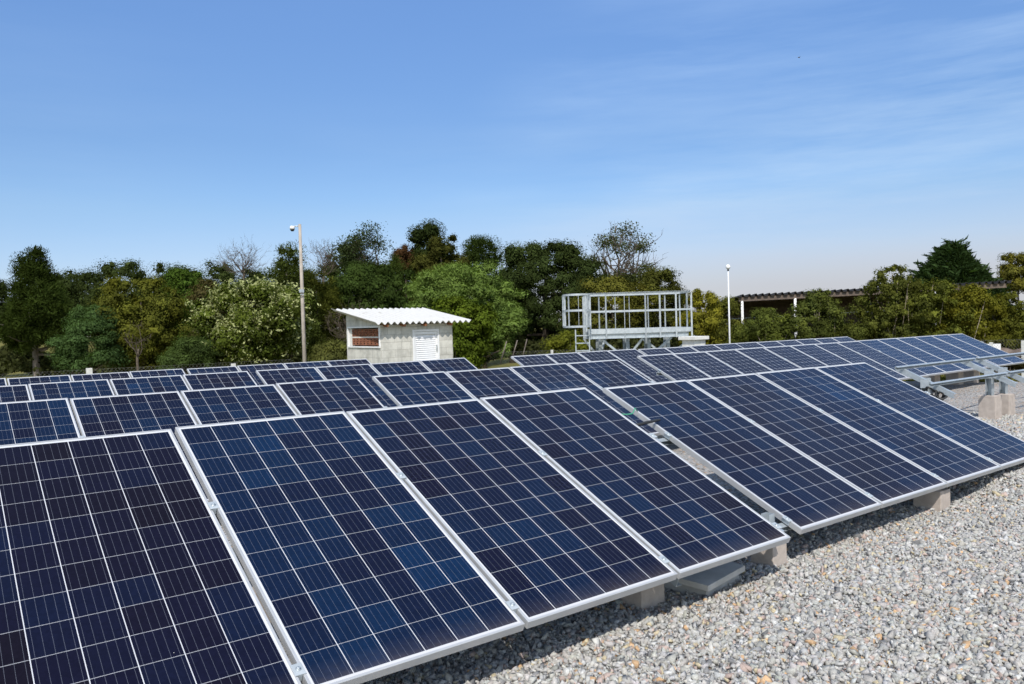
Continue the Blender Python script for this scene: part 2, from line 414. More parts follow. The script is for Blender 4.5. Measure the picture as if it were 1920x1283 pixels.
def stones():
    icov = []
    ph = (1 + 5 ** .5) / 2
    for a, b in ((-1, ph), (1, ph), (-1, -ph), (1, -ph)): icov.append((a, b, 0))
    for a, b in ((-1, ph), (1, ph), (-1, -ph), (1, -ph)): icov.append((0, a, b))
    for a, b in ((ph, -1), (ph, 1), (-ph, -1), (-ph, 1)): icov.append((a, 0, b))
    icov = np.array(icov) / np.hypot(1, ph)
    icof = np.array([(0, 11, 5), (0, 5, 1), (0, 1, 7), (0, 7, 10), (0, 10, 11), (1, 5, 9), (5, 11, 4), (11, 10, 2), (10, 7, 6), (7, 1, 8), (3, 9, 4), (3, 4, 2), (3, 2, 6), (3, 6, 8), (3, 8, 9), (4, 9, 5), (2, 4, 11), (6, 2, 10), (8, 6, 7), (9, 8, 1)])
    cubv = np.array([(x_, y_, z_) for x_ in (-1, 1) for y_ in (-1, 1) for z_ in (-1, 1)], float) * .72
    cubf = np.array([(0, 1, 3), (0, 3, 2), (4, 6, 7), (4, 7, 5), (0, 4, 5), (0, 5, 1), (2, 3, 7), (2, 7, 6), (0, 2, 6), (0, 6, 4), (1, 5, 7), (1, 7, 3)])
    octv = np.array([(1, 0, 0), (-1, 0, 0), (0, 1, 0), (0, -1, 0), (0, 0, 1), (0, 0, -1)], float)
    octf = np.array([(0, 2, 4), (2, 1, 4), (1, 3, 4), (3, 0, 4), (2, 0, 5), (1, 2, 5), (3, 1, 5), (0, 3, 5)])
    VV, FF, TT, base = [], [], [], 0
    for (near, dens, dmin, dmax, bv, bf) in ((True, 2500, 0, 6.6, cubv, cubf), (True, 1600, 0, 6.6, icov, icof), (False, 3000, 6.6, 12.5, cubv, cubf)):
        x0, x1, y0, y1 = -1, 13, -3.2, 3.4
        n = int((x1 - x0) * (y1 - y0) * dens)
        x = rng.uniform(x0, x1, n); y = rng.uniform(y0, y1, n); z = gz(x, y)
        P = np.stack([x, y, z], -1)
        u, v, d = proj(P)
        dd = d + rng.uniform(-.35, .35, n)
        ok = (d > .8) & (dd >= dmin) & (dd < dmax) & (u > -200) & (u < 2250) & (v < 1560)
        hid = (x < 8.3) & (y > 1.0) & ~((x > 3.8) & (x < 4.6) & (y < 2.2))
        ok &= ~hid
        P = P[ok]; n = len(P)
        s = np.clip(rng.lognormal(math.log(.0117), .34, n), .005, .027)
        if not near: s *= 1.12
        sc = np.stack([s * rng.uniform(.85, 1.55, n), s * rng.uniform(.7, 1.1, n), s * rng.uniform(.38, .8, n)], -1)
        nv = len(bv)
        V = bv[None] * rng.uniform(.70, 1.25, (n, nv, 1)) + rng.normal(0, .17, (n, nv, 3))
        V = V * sc[:, None]
        q = rng.normal(0, 1, (n, 4)); q[:, 1:3] *= .55; q /= np.linalg.norm(q, axis=1, keepdims=True)
        w, a, b, c = q.T
        RM = np.stack([1 - 2 * (b * b + c * c), 2 * (a * b - c * w), 2 * (a * c + b * w), 2 * (a * b + c * w), 1 - 2 * (a * a + c * c), 2 * (b * c - a * w), 2 * (a * c - b * w), 2 * (b * c + a * w), 1 - 2 * (a * a + b * b)], -1).reshape(n, 3, 3)
        V = np.einsum('nij,nkj->nki', RM, V)
        P[:, 2] += rng.uniform(-.002, .014, n)
        V = V + P[:, None]
        t = np.tile(np.array([.395, .385, .36]), (n, 1)) * np.clip(rng.normal(1.0, .12, (n, 1)), .6, 1.3)
        t[:, 0] *= rng.normal(1.0, .02, n); t[:, 2] *= rng.normal(1.0, .03, n)
        k = rng.random(n)
        t[k < .07] = np.array([.44, .345, .30]) * rng.uniform(.75, 1.15, ((k < .07).sum(), 1))
        mk = (k > .09) & (k < .115); t[mk] = np.array([.54, .36, .21]) * rng.uniform(.7, 1.15, (mk.sum(), 1))
        mk = (k > .118) & (k < .150); t[mk] = np.array([.50, .43, .29]) * rng.uniform(.8, 1.1, (mk.sum(), 1))
        mk = (k > .15) & (k < .225); t[mk] = np.array([.19, .19, .19]) * rng.uniform(.7, 1.4, (mk.sum(), 1))
        mk = (k > .245) & (k < .285); t[mk] = np.array([.55, .545, .52])
        F = bf[None] + (np.arange(n) * nv)[:, None, None] + base
        base += n * nv
        VV.append(V.reshape(-1, 3)); FF.append(F.reshape(-1)); TT.append(np.repeat(t, nv, 0))
    me = mesh_np('gravel', np.concatenate(VV), np.concatenate(FF), 3, 'stone', np.concatenate(TT))
    tag(link(bpy.data.objects.new('gravel', me)), 'loose grey crushed stone with orange and pink pieces', 'gravel', kind='stuff')
stones()

# ------------------------------------------------------------------ solar panels
def frame_mesh(w, l, depth=.040):
    prof = [(0, -depth), (0, -.0022), (.0022, 0), (.0105, 0), (.0115, -.0035), (.0115, -.007), (.0025, -.0075), (.0025, -depth + .003), (.028, -depth + .003), (.028, -depth)]
    cor = [(0, 0, 1, 1), (w, 0, -1, 1), (w, l, -1, -1), (0, l, 1, -1)]
    vs = []; fs = []; n = len(prof)
    for cx, cy, dx, dy in cor:
        for o, z in prof: vs.append((cx + dx * o, cy + dy * o, z))
    for c in range(4):
        for k in range(n):
            a, b = c * n + k, c * n + (k + 1) % n; d, e = ((c + 1) % 4) * n + k, ((c + 1) % 4) * n + (k + 1) % n
            fs.append((a, d, e, b))
    m = MB(); m.add(vs, fs); return m.mesh('frame', 'alu')

def sheet_mesh(w, l, mat):
    m = MB(); o = .003
    m.box((o, o, -.0072), (w - o, l - o, -.0030)); return m.mesh('cell_sheet', mat)

PW, PL, PP = .992, 1.956, 1.0127
SW, SL, SP = .775, 1.54, .7903
FR = {'big': frame_mesh(PW, PL), 'small': frame_mesh(SW, SL, .035)}
SH = {'poly': sheet_mesh(PW, PL, 'poly'), 'mono': sheet_mesh(SW, SL, 'mono'), 'poly_small': sheet_mesh(SW, SL, 'poly_small')}

ORD = ['leftmost', 'second', 'third', 'rightmost']
def panel(o3, k, kind, label, group, tint):
    big = kind == 'poly'
    p = empty('solar_panel', (o3[0] + k * (PP if big else SP), o3[1], o3[2]), (TILT, 0, 0))
    j = rng.normal(0, 1, 3)
    p.rotation_euler = (TILT + j[0] * R_(.10), j[1] * R_(.08), j[2] * R_(.05))
    tag(p, label, 'solar panel', group)
    link(bpy.data.objects.new('frame', FR['big' if big else 'small']), p)
    c = link(bpy.data.objects.new('cell_sheet', SH[kind]), p)
    c['cell_tint'] = tint
    return p

# clamp and bolt meshes (shared)
def clamp_mesh(gap):
    m = MB(); m.box((-gap / 2 - .011, -.028, .0004), (gap / 2 + .011, .028, .0052)); m.box((-gap / 2 + .0015, -.028, -.03), (gap / 2 - .0015, .028, .0004)); return m.mesh('clamp', 'galv_white', .0012)
def bolt_mesh():
    m = MB(); m.lathe([(0, .0142), (.0058, .0142), (.0068, .0128), (.0068, .007), (.0115, .0066), (.0115, .0053), (0, .0053)], 12); return m.mesh('bolt', 'galv')
CLB, CLS, BOLT = clamp_mesh(PP - PW), clamp_mesh(SP - SW), bolt_mesh()

def rack(o3, n, kind, label, footings, rails_d, ext=(0, 0), bolts=False, foot=(.19, .19), post_d=None, tall=None):
    """rails, rafters, posts on concrete footings, clamps"""
    big = kind == 'poly'
    pit, w, l, dep = (PP, PW, PL, .040) if big else (SP, SW, SL, .035)
    W = (n - 1) * pit + w
    r = empty('mounting_rack', (o3[0], o3[1], o3[2]))
    tag(r, label, 'mounting rack', 'galvanised racks carrying the solar panels')
    TM = Matrix.Rotation(TILT, 4, 'X')
    P = lambda x, d, h: TM @ Vector((x, d, h))
    for d in rails_d:
        m = MB(); m.cbar(P(-ext[0], d, -dep - .021), P(W + ext[1], d, -dep - .021), .04, .04, .004, up=tuple(TM @ Vector((0, 0, 1))))
        m.obj('rail', 'galv', r)
    for i, (fx, fy, fz, fw, fd) in enumerate(footings):
        x = fx
        m = MB(); m.cbar(P(x, rails_d[0] - .06, -dep - .083), P(x, rails_d[-1] + .14, -dep - .083), .045, .08, .004, up=tuple(TM @ Vector((0, 0, 1))))
        if x < W + .05: m.obj('rafter', 'galv', r)
        g = gzf(o3[0] + x, o3[1] + fy) - o3[2]
        d = fy / CT
        top = (P(x, d, -dep - .125)).z
        ft = min(g + fz, top - .005)
        m = MB(); m.box((x - fw / 2, fy - fd / 2, g - .12), (x + fw / 2, fy + fd / 2, ft)); m.obj('footing', 'concrete_tan', r, .006)
        if top - ft > .02:
            m = MB(); m.cbar((x, fy, ft - .002), (x, fy, top + .06), .06, .06, .004, up=(0, 1, 0)); m.obj('post', 'galv', r)
        if big:
            if x > W + .05: continue
            fy2 = 1.34; g2 = gzf(o3[0] + x, o3[1] + fy2) - o3[2]; t2 = P(x, fy2 / CT, -dep - .125).z
            m = MB(); m.box((x - .11, fy2 - .11, g2 - .12), (x + .11, fy2 + .11, g2 + .30)); m.obj('footing', 'concrete_tan', r, .006)
            m = MB(); m.cbar((x, fy2, g2 + .298), (x, fy2, t2 + .06), .06, .06, .004, up=(0, 1, 0)); m.obj('post', 'galv', r)
    for k in range(n + 1):
        for d in rails_d:
            x = k * pit - (pit - w) / 2
            if k == 0: x = -.006
            if k == n: x = W + .006
            c = link(bpy.data.objects.new('clamp', CLB if big else CLS), r)
            v = P(x, d, 0); c.location = v; c.rotation_euler = (TILT, 0, 0)
            if bolts: link(bpy.data.objects.new('bolt', BOLT), c)
    return r

T = {}   # table: origin of the lower left corner of its panels, panels, kind, row words, table words
def short(o): return (o[0], o[1] + .416 * CT, o[2] + .416 * ST + .28)
def long_(o): return (o[0], o[1], o[2] + .28)
T['A'] = (long_((0, 0, 0)), 4, 'poly', 'front row', 'left table')
T['B'] = (long_((4.351, .132, -.036)), 4, 'poly', 'front row', 'right table')
T['2A'] = (long_((.071, 4.077, -.085)), 4, 'poly', 'second row', 'first table')
T['2B'] = (long_((4.199, 3.876, -.070)), 4, 'poly', 'second row', 'second table')
T['2C'] = (short((8.663, 3.876, -.040)), 4, 'mono', 'second row', 'third table')
T['2D'] = (short((11.919, 3.927, -.045)), 4, 'mono', 'second row', 'fourth table')
T['2E'] = (short((15.08, 3.962, -.044)), 4, 'poly_small', 'second row', 'fifth table')
T['2F'] = (short((18.285, 3.975, -.044)), 2, 'poly_small', 'second row', 'end table')
T['3A'] = (long_((.142, 8.165, -.131)), 4, 'poly', 'third row', 'first table')
T['3B'] = (long_((4.283, 8.08, -.128)), 4, 'poly', 'third row', 'second table')
T['3C'] = (short((8.362, 6.66, -.073)), 4, 'mono', 'third row', 'third table')
T['3D'] = (short((11.614, 6.676, -.089)), 4, 'mono', 'third row', 'fourth table')
T['3E'] = (short((14.775, 6.693, -.093)), 4, 'mono', 'third row', 'fifth table')
T['3F'] = (short((17.97, 6.70, -.094)), 2, 'mono', 'third row', 'end table')
T['4A'] = (long_((.227, 12.305, -.216)), 4, 'poly', 'rearmost row', 'left table')
T['4B'] = (long_((4.334, 12.275, -.222)), 4, 'poly', 'rearmost row', 'right table')
LOOK = {'A': ['purplish black solar panel, cut off by the left edge, leftmost in the front row',
              'solar panel with bright blue cells down its left column, second in the front row',
              'solar panel between the bright blue one and the front gap, third in the front row',
              'solar panel just left of the open gap in the front row'],
        'B': ['solar panel just right of the open gap in the front row, pale side showing',
              'second solar panel right of the gap in the front row',
              'third solar panel right of the gap in the front row',
              'last solar panel at the right end of the front row, nearest the bare rack']}
TINTS = {'A': [.27, .60, .46, .48], 'B': [.46, .38, .47, .52]}
for key, (o, n, kind, row, tab) in T.items():
    nm = {'poly': 'wide dark blue', 'mono': 'narrow black', 'poly_small': 'narrow light blue'}[kind]
    for k in range(n):
        if key in LOOK: lab = LOOK[key][k]
        else:
            od = ORD[k] if n == 4 else ['left', 'right'][k]
            lab = f'{nm} solar panel, {od} one of the {tab} in the {row}'
        t = TINTS[key][k] if key in TINTS else (.50 + float(rng.uniform(-.10, .08)) if kind == 'poly' else float(rng.uniform(.45, .6)))
        if kind == 'poly_small': t = .66
        panel(o, k, kind, lab, f'solar panels of the {row}', t)
    lab = f'galvanised rack on concrete footings under the {tab} in the {row}'
    if kind == 'poly':
        fs = [(1.02, .28, .12, .19, .2), (3.14, .36, .12, .19, .2)]
        if key == 'A': fs = [(1.2, .33, .2, .19, .19), (3.155, .39, .2, .19, .17), (4.245, .31, .2, .15, .17)]
        if key == 'B': fs = [(2.10, .17, .2, .17, .22), (3.86, .33, .2, .17, .2)]
        rack(o, n, kind, lab, fs, (.115, 1.205), ext=(.02 if key in ('A', '2A', '3A', '4A') else .25, .09), bolts=key in 'AB')
    else:
        fs = [(.25, .66, .30, .22, .22), (2.35 if n == 4 else 1.2, .66, .30, .22, .22)]
        if key == '2E': fs = [(1.55, .66, .32, .24, .26), (2.62, .66, .30, .24, .26)]
        if key == '2F': fs = [(.18, .66, .36, .26, .28), (1.35, .66, .30, .22, .22)]
        rack(o, n, kind, lab, fs, (.35, 1.05), ext=(.03, .05))

# bare rack: the same structure still without panels, right of the front row
def bare_rack(x0, x1, posts, label, cut):
    o = Vector((0, 1.5, .45))
    r = empty('bare_rack', (x0, o.y, o.z)); tag(r, label, 'mounting rack', 'bare galvanised racks without panels')
    TM = Matrix.Rotation(TILT, 4, 'X'); up = tuple(TM @ Vector((0, 0, 1)))
    P = lambda x, d, h: TM @ Vector((x - x0, d, h))
    for d in (.60, 1.08):
        m = MB(); m.cbar(P(x0, d, -.04), P(x1, d, -.04), .034, .038, .004, up=up); m.obj('rail', 'galv', r)
    for x in posts:
        m = MB(); m.cbar(P(x, .36, -.095), P(x, 1.16, -.095), .05, .068, .004, up=up); m.obj('rafter', 'galv', r)
        y = .79 * CT; t = P(x, .79, -.13).z; g = gzf(x, o.y + y) - o.z
        m = MB(); m.box((x - x0 - .115, y - .115, g - .12), (x - x0 + .115, y + .115, g + .34)); m.obj('footing', 'concrete_tan', r, .006)
        m = MB(); m.cbar((x - x0, y, g + .338), (x - x0, y, t + .07), .085, .085, .005, up=(0, 1, 0)); m.obj('post', 'galv', r)
        m = MB(); m.box((x - x0 - .055, y - .05, t - .06), (x - x0 - .043, y + .05, t + .05)); m.obj('bracket', 'galv_white', r)
bare_rack(10.25, 12.62, (10.48, 12.42), 'galvanised rack with no panels, beside the right end of the front row', 0)
bare_rack(12.68, 16.4, (12.90, 15.9), 'galvanised rack with no panels, cut off by the right edge of the picture', 0)

# ------------------------------------------------------------------ small things among the panels
def slab():
    r = empty('inspection_box', (3.64, .40, 0), (0, 0, R_(8)))
    MAT['pale_slab'] = simple('pale_slab', (.42, .415, .39), (.56, .55, .52), 9, .9, 0, .35, .004, .2)
    tag(r, 'concrete inspection box with a loose square lid, under the front row', 'inspection box')
    m = MB(); m.box((-.19, -.18, -.1), (.19, .18, .050)); m.obj('box_wall', 'concrete', r, .004)
    m = MB(); m.box((-.215, -.21, .056), (.215, .21, .092)); b = m.obj('lid', 'pale_slab', r, .005); b.rotation_euler = (R_(1.5), R_(-2), 0)
slab()
m = MB(); m.box((4.33, .92, -.1), (4.72, 1.28, .10)); m.box((4.30, .89, .104), (4.75, 1.31, .145))
tag(m.obj('inspection_box', 'concrete', None, .005), 'second concrete inspection box, seen through the gap between the two front tables', 'inspection box')

def wire(name, mat, pts, rad, label, cat):
    # smooth the path
    P = [Vector(p) for p in pts]; out = []
    for i in range(len(P) - 1):
        p0, p1, p2, p3 = P[max(i - 1, 0)], P[i], P[i + 1], P[min(i + 2, len(P) - 1)]
        for s in range(6):
            t = s / 6
            out.append(.5 * ((2 * p1) + (-p0 + p2) * t + (2 * p0 - 5 * p1 + 4 * p2 - p3) * t * t + (-p0 + 3 * p1 - 3 * p2 + p3) * t ** 3))
    out.append(P[-1])
    m = MB(); m.tube(out, rad, 6)
    tag(m.obj(name, mat), label, cat)
wire('cable', 'green_wire', [(4.06, 1.50, .92), (4.12, 1.47, .90), (4.20, 1.45, .90), (4.27, 1.49, .93), (4.33, 1.52, .90)], .005, 'green earth wire looping across the gap in the front row', 'cable')
wire('cable', 'black', [(4.00, 1.38, .84), (4.12, 1.34, .83), (4.24, 1.33, .84), (4.40, 1.36, .84)], .012, 'thick black cable bridging the gap in the front row', 'cable')
wire('cable', 'yellow_wire', [(4.08, 5.18, .69), (4.14, 5.12, .66), (4.20, 5.13, .66), (4.26, 5.20, .70)], .007, 'yellow green earth wire across the gap in the second row', 'cable')
wire('cable', 'yellow_wire', [(4.16, 9.30, .62), (4.22, 9.24, .59), (4.30, 9.28, .62), (4.34, 9.4, .68)], .008, 'pale earth wire across the gap in the third row', 'cable')
def bundle():
    m = MB(); c = Vector((10.42, 2.10, .50))
    for i in range(9):
        a0 = rng.uniform(0, 6.28); r = rng.uniform(.06, .17); off = Vector(rng.normal(0, .05, 3)); tx = rng.uniform(.3, 1.0)
        pts = [c + off + Vector((math.cos(a0 + t) * r, math.sin(a0 + t) * r * tx, math.sin(a0 * 2 + t) * r * .7)) for t in np.linspace(0, 5.6, 18)]
        m.tube(pts, .013, 6)
    tag(m.obj('cable_coil', 'black'), 'tangle of black cables hanging from the bare rack', 'cable coil')
bundle()

# ------------------------------------------------------------------ block house
def house():
    X0, X1, Y0, Y1 = 9.83, 12.095, 16.08, 18.15
    g = gzf(11, 17) - .05
    h = empty('block_house', (X0, Y0, g)); tag(h, 'small pale concrete block hut with white corrugated roof and louvred door', 'hut')
    W, D = X1 - X0, Y1 - Y0
    zf, zb = 1.66 - g, 2.00 - g
    z = lambda y: zf + (zb - zf) * y / D
    t = .12
    dx0, dx1, dt = .962, 1.812, 1.505 - g     # door opening
    m = MB()
    m.box((0, 0, 0), (dx0, t, zf)); m.box((dx1, 0, 0), (W, t, zf)); m.box((dx0, 0, dt), (dx1, t, zf))
    # side walls with sloping tops; the left one has a window opening
    wy0, wy1, wz0, wz1 = .055, 1.945, 1.085 - g, 1.595 - g
    def wallx(x0, x1, y0, y1, zb0, zt0, zt1):
        m.add([(x0, y0, zb0), (x1, y0, zb0), (x1, y1, zb0), (x0, y1, zb0), (x0, y0, zt0), (x1, y0, zt0), (x1, y1, zt1), (x0, y1, zt1)],
              [(0, 3, 2, 1), (4, 5, 6, 7), (0, 1, 5, 4), (1, 2, 6, 5), (2, 3, 7, 6), (3, 0, 4, 7)])
    e = .001
    wallx(0, t, t + e, D - t - e, 0, wz0, wz0)
    wallx(0, t, wy1, D - t - e, wz0, z(wy1), z(D - t))
    wallx(0, t, t + e, wy1, wz1, z(t), z(wy1))
    wallx(W - t, W, t + e, D - t - e, 0, z(t), z(D - t))
    wallx(0, W, D - t, D, 0, z(D - t), z(D))
    m.obj('wall', 'block', h)
    # window: white frame, two rows of pierced terracotta blocks set back
    wn = MB()
    f = .035
    wn.box((-.03, wy0 - .02, wz0 - f), (.035, wy1 + .02, wz0)); wn.box((-.03, wy0 - .02, wz1), (.035, wy1 + .02, wz1 + f))
    wn.box((-.03, wy0 - .02, wz0 + .001), (.035, wy0 + f - .02, wz1 - .001)); wn.box((-.03, wy1 - f + .02, wz0 + .001), (.035, wy1 + .02, wz1 - .001))
    wo = wn.obj('window', 'white_paint', h)
    tb = MB(); n = 8; a0, a1 = wy0 + .02, wy1 - .16; cw = (a1 - a0) / n; rh = (wz1 - wz0 - .06 - .05) / 2
    for r in range(2):
        for c in range(n):
            y = a0 + c * cw; zz = wz0 + .03 + r * (rh + .04)
            b = .012; xx0, xx1 = .030, .048
            y0_, y1_, z0_, z1_ = y + .012, y + cw - .012, zz, zz + rh
            tb.box((xx0, y0_, z0_), (xx1, y1_, z0_ + .025)); tb.box((xx0, y0_, z1_ - .025), (xx1, y1_, z1_))
            tb.box((xx0, y0_, z0_ + .026), (xx1, y0_ + .022, z1_ - .026)); tb.box((xx0, y1_ - .022, z0_ + .026), (xx1, y1_, z1_ - .026))
            yc, zc = (y0_ + y1_) / 2, (z0_ + z1_) / 2
            for sy, sz in ((1, 1), (-1, 1)):
                A = Vector((.039, yc - sy * (cw / 2 - .03), zc - sz * (rh / 2 - .03))); B_ = Vector((.039, yc + sy * (cw / 2 - .03), zc + sz * (rh / 2 - .03)))
                tb.bar(A, B_, .030, .014, up=(1, 0, 0))
    tb.obj('pierced_blocks', 'terracotta', wo)
    gm = MB(); gm.box((.03, a0, wz0 + .03 + rh + .004), (.11, a1, wz0 + .03 + rh + .036)); gm.box((.03, a1 + .004, wz0 + .002), (.11, wy1 - .03, wz1 - .002)); gm.obj('mortar', 'white_concrete', wo)
    # door: frame, louvred leaf, handle
    d = MB(); fw = .055
    d.box((dx0 + .001, -.012, 0), (dx0 + fw, .07, dt - .001)); d.box((dx1 - fw, -.012, 0), (dx1 - .001, .07, dt - .001)); d.box((dx0 + fw + .001, -.012, dt - fw), (dx1 - fw - .001, .07, dt - .001))
    do = d.obj('door', 'white_paint', h)
    lf = MB(); a, b = dx0 + fw + .004, dx1 - fw - .004
    lf.box((a, .014, .02), (a + .045, .05, dt - fw - .006)); lf.box((b - .045, .014, .02), (b, .05, dt - fw - .006))
    lf.box((a + .046, .014, dt - fw - .085), (b - .046, .05, dt - fw - .006))
    zz = .06
    while zz < dt - fw - .12:
        lf.bar((a + .047, .034, zz), (b - .047, .034, zz), .066, .006, up=(0, -.93, .37)); zz += .056
    lf.box((a + .046, .052, .02), (b - .046, .058, dt - fw - .09))
    lf.obj('leaf', 'white_paint', do)
    hd = MB(); hd.box((b - .035, -.012, dt - .62), (b - .012, .013, dt - .44)); hd.obj('handle', 'galv', do, .003)
    # timber rafters poking out below the sheets
    for x in (.10, .62, 1.28, 2.12):
        rf = MB(); y0_, y1_ = -.20, D + .2
        rf.bar((x, y0_, z(y0_) + .005), (x, y1_, z(y1_) + .005), .07, .07); rf.obj('rafter', 'rust_wood', h)
    # corrugated fibre-cement sheets
    rx0, rx1, ry0, ry1 = -.285, 2.755, -.25, 2.42
    per, amp = .19, .036
    xs = np.arange(rx0, rx1 + 1e-6, per / 12); ys = [ry0, .55, .5501, ry1]
    V = []; 
    def zt(x, y): return z(y) + .085 + (0.02 if .55 <= y < .5501 else 0) * 0 + amp * math.cos(2 * math.pi * (x - rx0) / per)
    nx = len(xs); ys = np.linspace(ry0, ry1, 9)
    top = [(x, y, zt(x, y)) for y in ys for x in xs]; bot = [(x, y, zt(x, y) - .009) for y in ys for x in xs]
    n1 = len(top); fs = []
    for j in range(len(ys) - 1):
        for i in range(nx - 1):
            a = j * nx + i; fs.append((a, a + 1, a + nx + 1, a + nx)); fs.append((n1 + a, n1 + a + nx, n1 + a + nx + 1, n1 + a + 1))
    for i in range(nx - 1):
        fs.append((i, n1 + i, n1 + i + 1, i + 1)); k = (len(ys) - 1) * nx + i; fs.append((k, k + 1, n1 + k + 1, n1 + k))
    for j in range(len(ys) - 1):
        k = j * nx; fs.append((k, k + nx, n1 + k + nx, n1 + k)); k = j * nx + nx - 1; fs.append((k, n1 + k, n1 + k + nx, k + nx))
    rm = MB(); rm.add(top + bot, fs, True); ro = rm.obj('roof', 'roof_white', h)
    es = ro.modifiers.new('edge', 'EDGE_SPLIT'); es.split_angle = R_(50)
    # overlapping second run of sheets: the lap line across the roof
    lap = [(x, y, zt(x, y) + .010) for y in (1.35 - .0, 2.44) for x in xs if x > rx0 + 9.0 * per]
    return h
house()

# ------------------------------------------------------------------ access platform of galvanised steel
def platform():
    zd, zr = 1.36, 2.37
    C0 = Vector((16.05, 13.1, 0))
    g = gzf(16, 13)
    o = empty('access_platform', (C0.x, C0.y, g)); tag(o, 'galvanised steel platform with guard rails and a caged ladder', 'platform')
    L = lambda x, y, z: Vector((x - C0.x, y - C0.y, z - g))
    poly = [(14.93, 13.45), (15.98, 12.42), (17.19, 11.74), (17.95, 12.75), (16.9, 13.75), (15.75, 14.55)]
    n = len(poly)
    m = MB()
    # fascia beams and the grating they carry
    for i in range(n):
        a, b = poly[i], poly[(i + 1) % n]
        m.bar(L(*a, zd - .06), L(*b, zd - .06), .012, .12); 
    m.obj('toe_board', 'galv_white', o)
    m = MB()
    for i in range(n):
        a, b = Vector(poly[i]), Vector(poly[(i + 1) % n]); c = Vector((C0.x, C0.y)); a2 = a + (c - a) * .04; b2 = b + (c - b) * .04
        m.cbar(L(a2.x, a2.y, zd - .19), L(b2.x, b2.y, zd - .19), .06, .14, .008)
    m.obj('deck_beam', 'galv', o)
    m = MB()
    for k in range(15):
        t = (k + .5) / 15; a = Vector(poly[0]).lerp(Vector(poly[2]), t) if k < 0 else None
        y = 11.9 + k * .18
        # grating bars across x inside the polygon
        xs = []
        for i in range(n):
            (x1, y1), (x2, y2) = poly[i], poly[(i + 1) % n]
            if (y1 - y) * (y2 - y) < 0: xs.append(x1 + (x2 - x1) * (y - y1) / (y2 - y1))
        if len(xs) == 2: m.bar(L(min(xs) + .02, y, zd - .115), L(max(xs) - .02, y, zd - .115), .05, .02)
    m.obj('grating', 'galv', o)
    # guard rails: top angle, mid rail, uprights bolted outside the beam
    ups = []
    for i in range(n):
        a, b = Vector(poly[i]), Vector(poly[(i + 1) % n])
        if i in (n - 1,): a2, b2 = a.lerp(b, .0), a.lerp(b, .999)
        else: a2, b2 = a, b
        m = MB(); m.cbar(L(a2.x, a2.y, zr - .02), L(b2.x, b2.y, zr - .02), .05, .045, .006); m.obj('top_rail', 'galv_white', o)
        m = MB(); m.bar(L(a2.x, a2.y, zd + .50), L(b2.x, b2.y, zd + .50), .012, .04); m.obj('mid_rail', 'galv_white', o)
        k = max(2, round((b - a).length / .52))
        for j in range(k): ups.append(a.lerp(b, (j + (.12 if j == 0 else 0)) / k))
    for u in ups:
        c = Vector((C0.x, C0.y)); q = u + (u - c).normalized() * .035
        m = MB(); m.bar(L(q.x, q.y, zd - .27), L(q.x, q.y, zr - .045), .045, .012, up=(u.y - c.y, -(u.x - c.x), 0)); m.obj('upright', 'galv_white', o)
    # legs and knee braces
    for (x, y) in ((15.85, 12.95), (16.35, 12.62), (15.75, 13.95), (17.3, 12.75)):
        m = MB(); m.cbar(L(x, y, g), L(x, y, zd - .26), .13, .13, .009, up=(0, 1, 0)); m.obj('leg', 'galv', o)
    for (x, y, dx, dy) in ((15.85, 12.95, -.62, .35), (16.35, 12.62, .55, -.42), (17.3, 12.75, .35, -.75), (15.75, 13.95, -.4, .2), (15.85, 12.95, .2, -.45), (15.75, 13.95, .55, .3), (17.3, 12.75, -.55, .5)):
        m = MB(); m.bar(L(x, y, zd - .86), L(x + dx, y + dy, zd - .27), .06, .06); m.obj('brace', 'galv', o)
    # ladder
    A, B = Vector((14.54, 13.60)), Vector((14.84, 13.37))
    ld = MB()
    for p in (A, B): ld.bar(L(p.x, p.y, g), L(p.x, p.y, zd + .02), .07, .03, up=(1, -1, 0))
    z = g + .2
    while z < zd:
        ld.bar(L(A.x, A.y, z), L(B.x, B.y, z), .028, .028); z += .21
    lo = ld.obj('ladder', 'galv', o)
    # cage: three hoops and flat bars
    mid = (A + B) / 2 + Vector((-.12, .06)); ax = (B - A).normalized(); out = Vector((-.60, -.80))
    cg = MB()
    hoop = []
    for k in range(13):
        a = math.pi * k / 12
        p = mid - ax * math.cos(a) * .37 + out * (math.sin(a) * .46) - out * .02
        hoop.append(p)
    hoop = [mid + Vector((.45, .62)) * .35 - ax * .37] + hoop + [mid + Vector((.45, .62)) * .35 + ax * .37]
    for zz in (1.46, 1.90, 2.33):
        for k in range(len(hoop) - 1):
            cg.bar(L(hoop[k].x, hoop[k].y, zz), L(hoop[k + 1].x, hoop[k + 1].y, zz), .010, .055)
    for k in (0, 2, 4, 7, 10, 12, 14):
        p = hoop[k]; q = p + (p - mid).normalized() * -.012
        cg.bar(L(q.x, q.y, 1.45), L(q.x, q.y, 2.34), .050, .009, up=(p.y - mid.y, -(p.x - mid.x), 0))
    cg.obj('cage', 'galv_white', lo)
platform()

# squat concrete pier with cap, right of the platform
def pier():
    c = at(1301, 650, 20.5); g = gzf(c[0], c[1])
    o = empty('concrete_pier', (c[0], c[1], g)); tag(o, 'squat pale concrete pier with flat cap, right of the platform', 'pier')
    t = 1.04 - g
    m = MB(); m.box((-.21, -.21, -.1), (.21, .21, t)); m.obj('shaft', 'white_concrete', o, .01)
    m = MB(); m.box((-.28, -.28, t + .002), (.28, .28, t + .09)); m.obj('cap', 'white_concrete', o, .01)
pier()

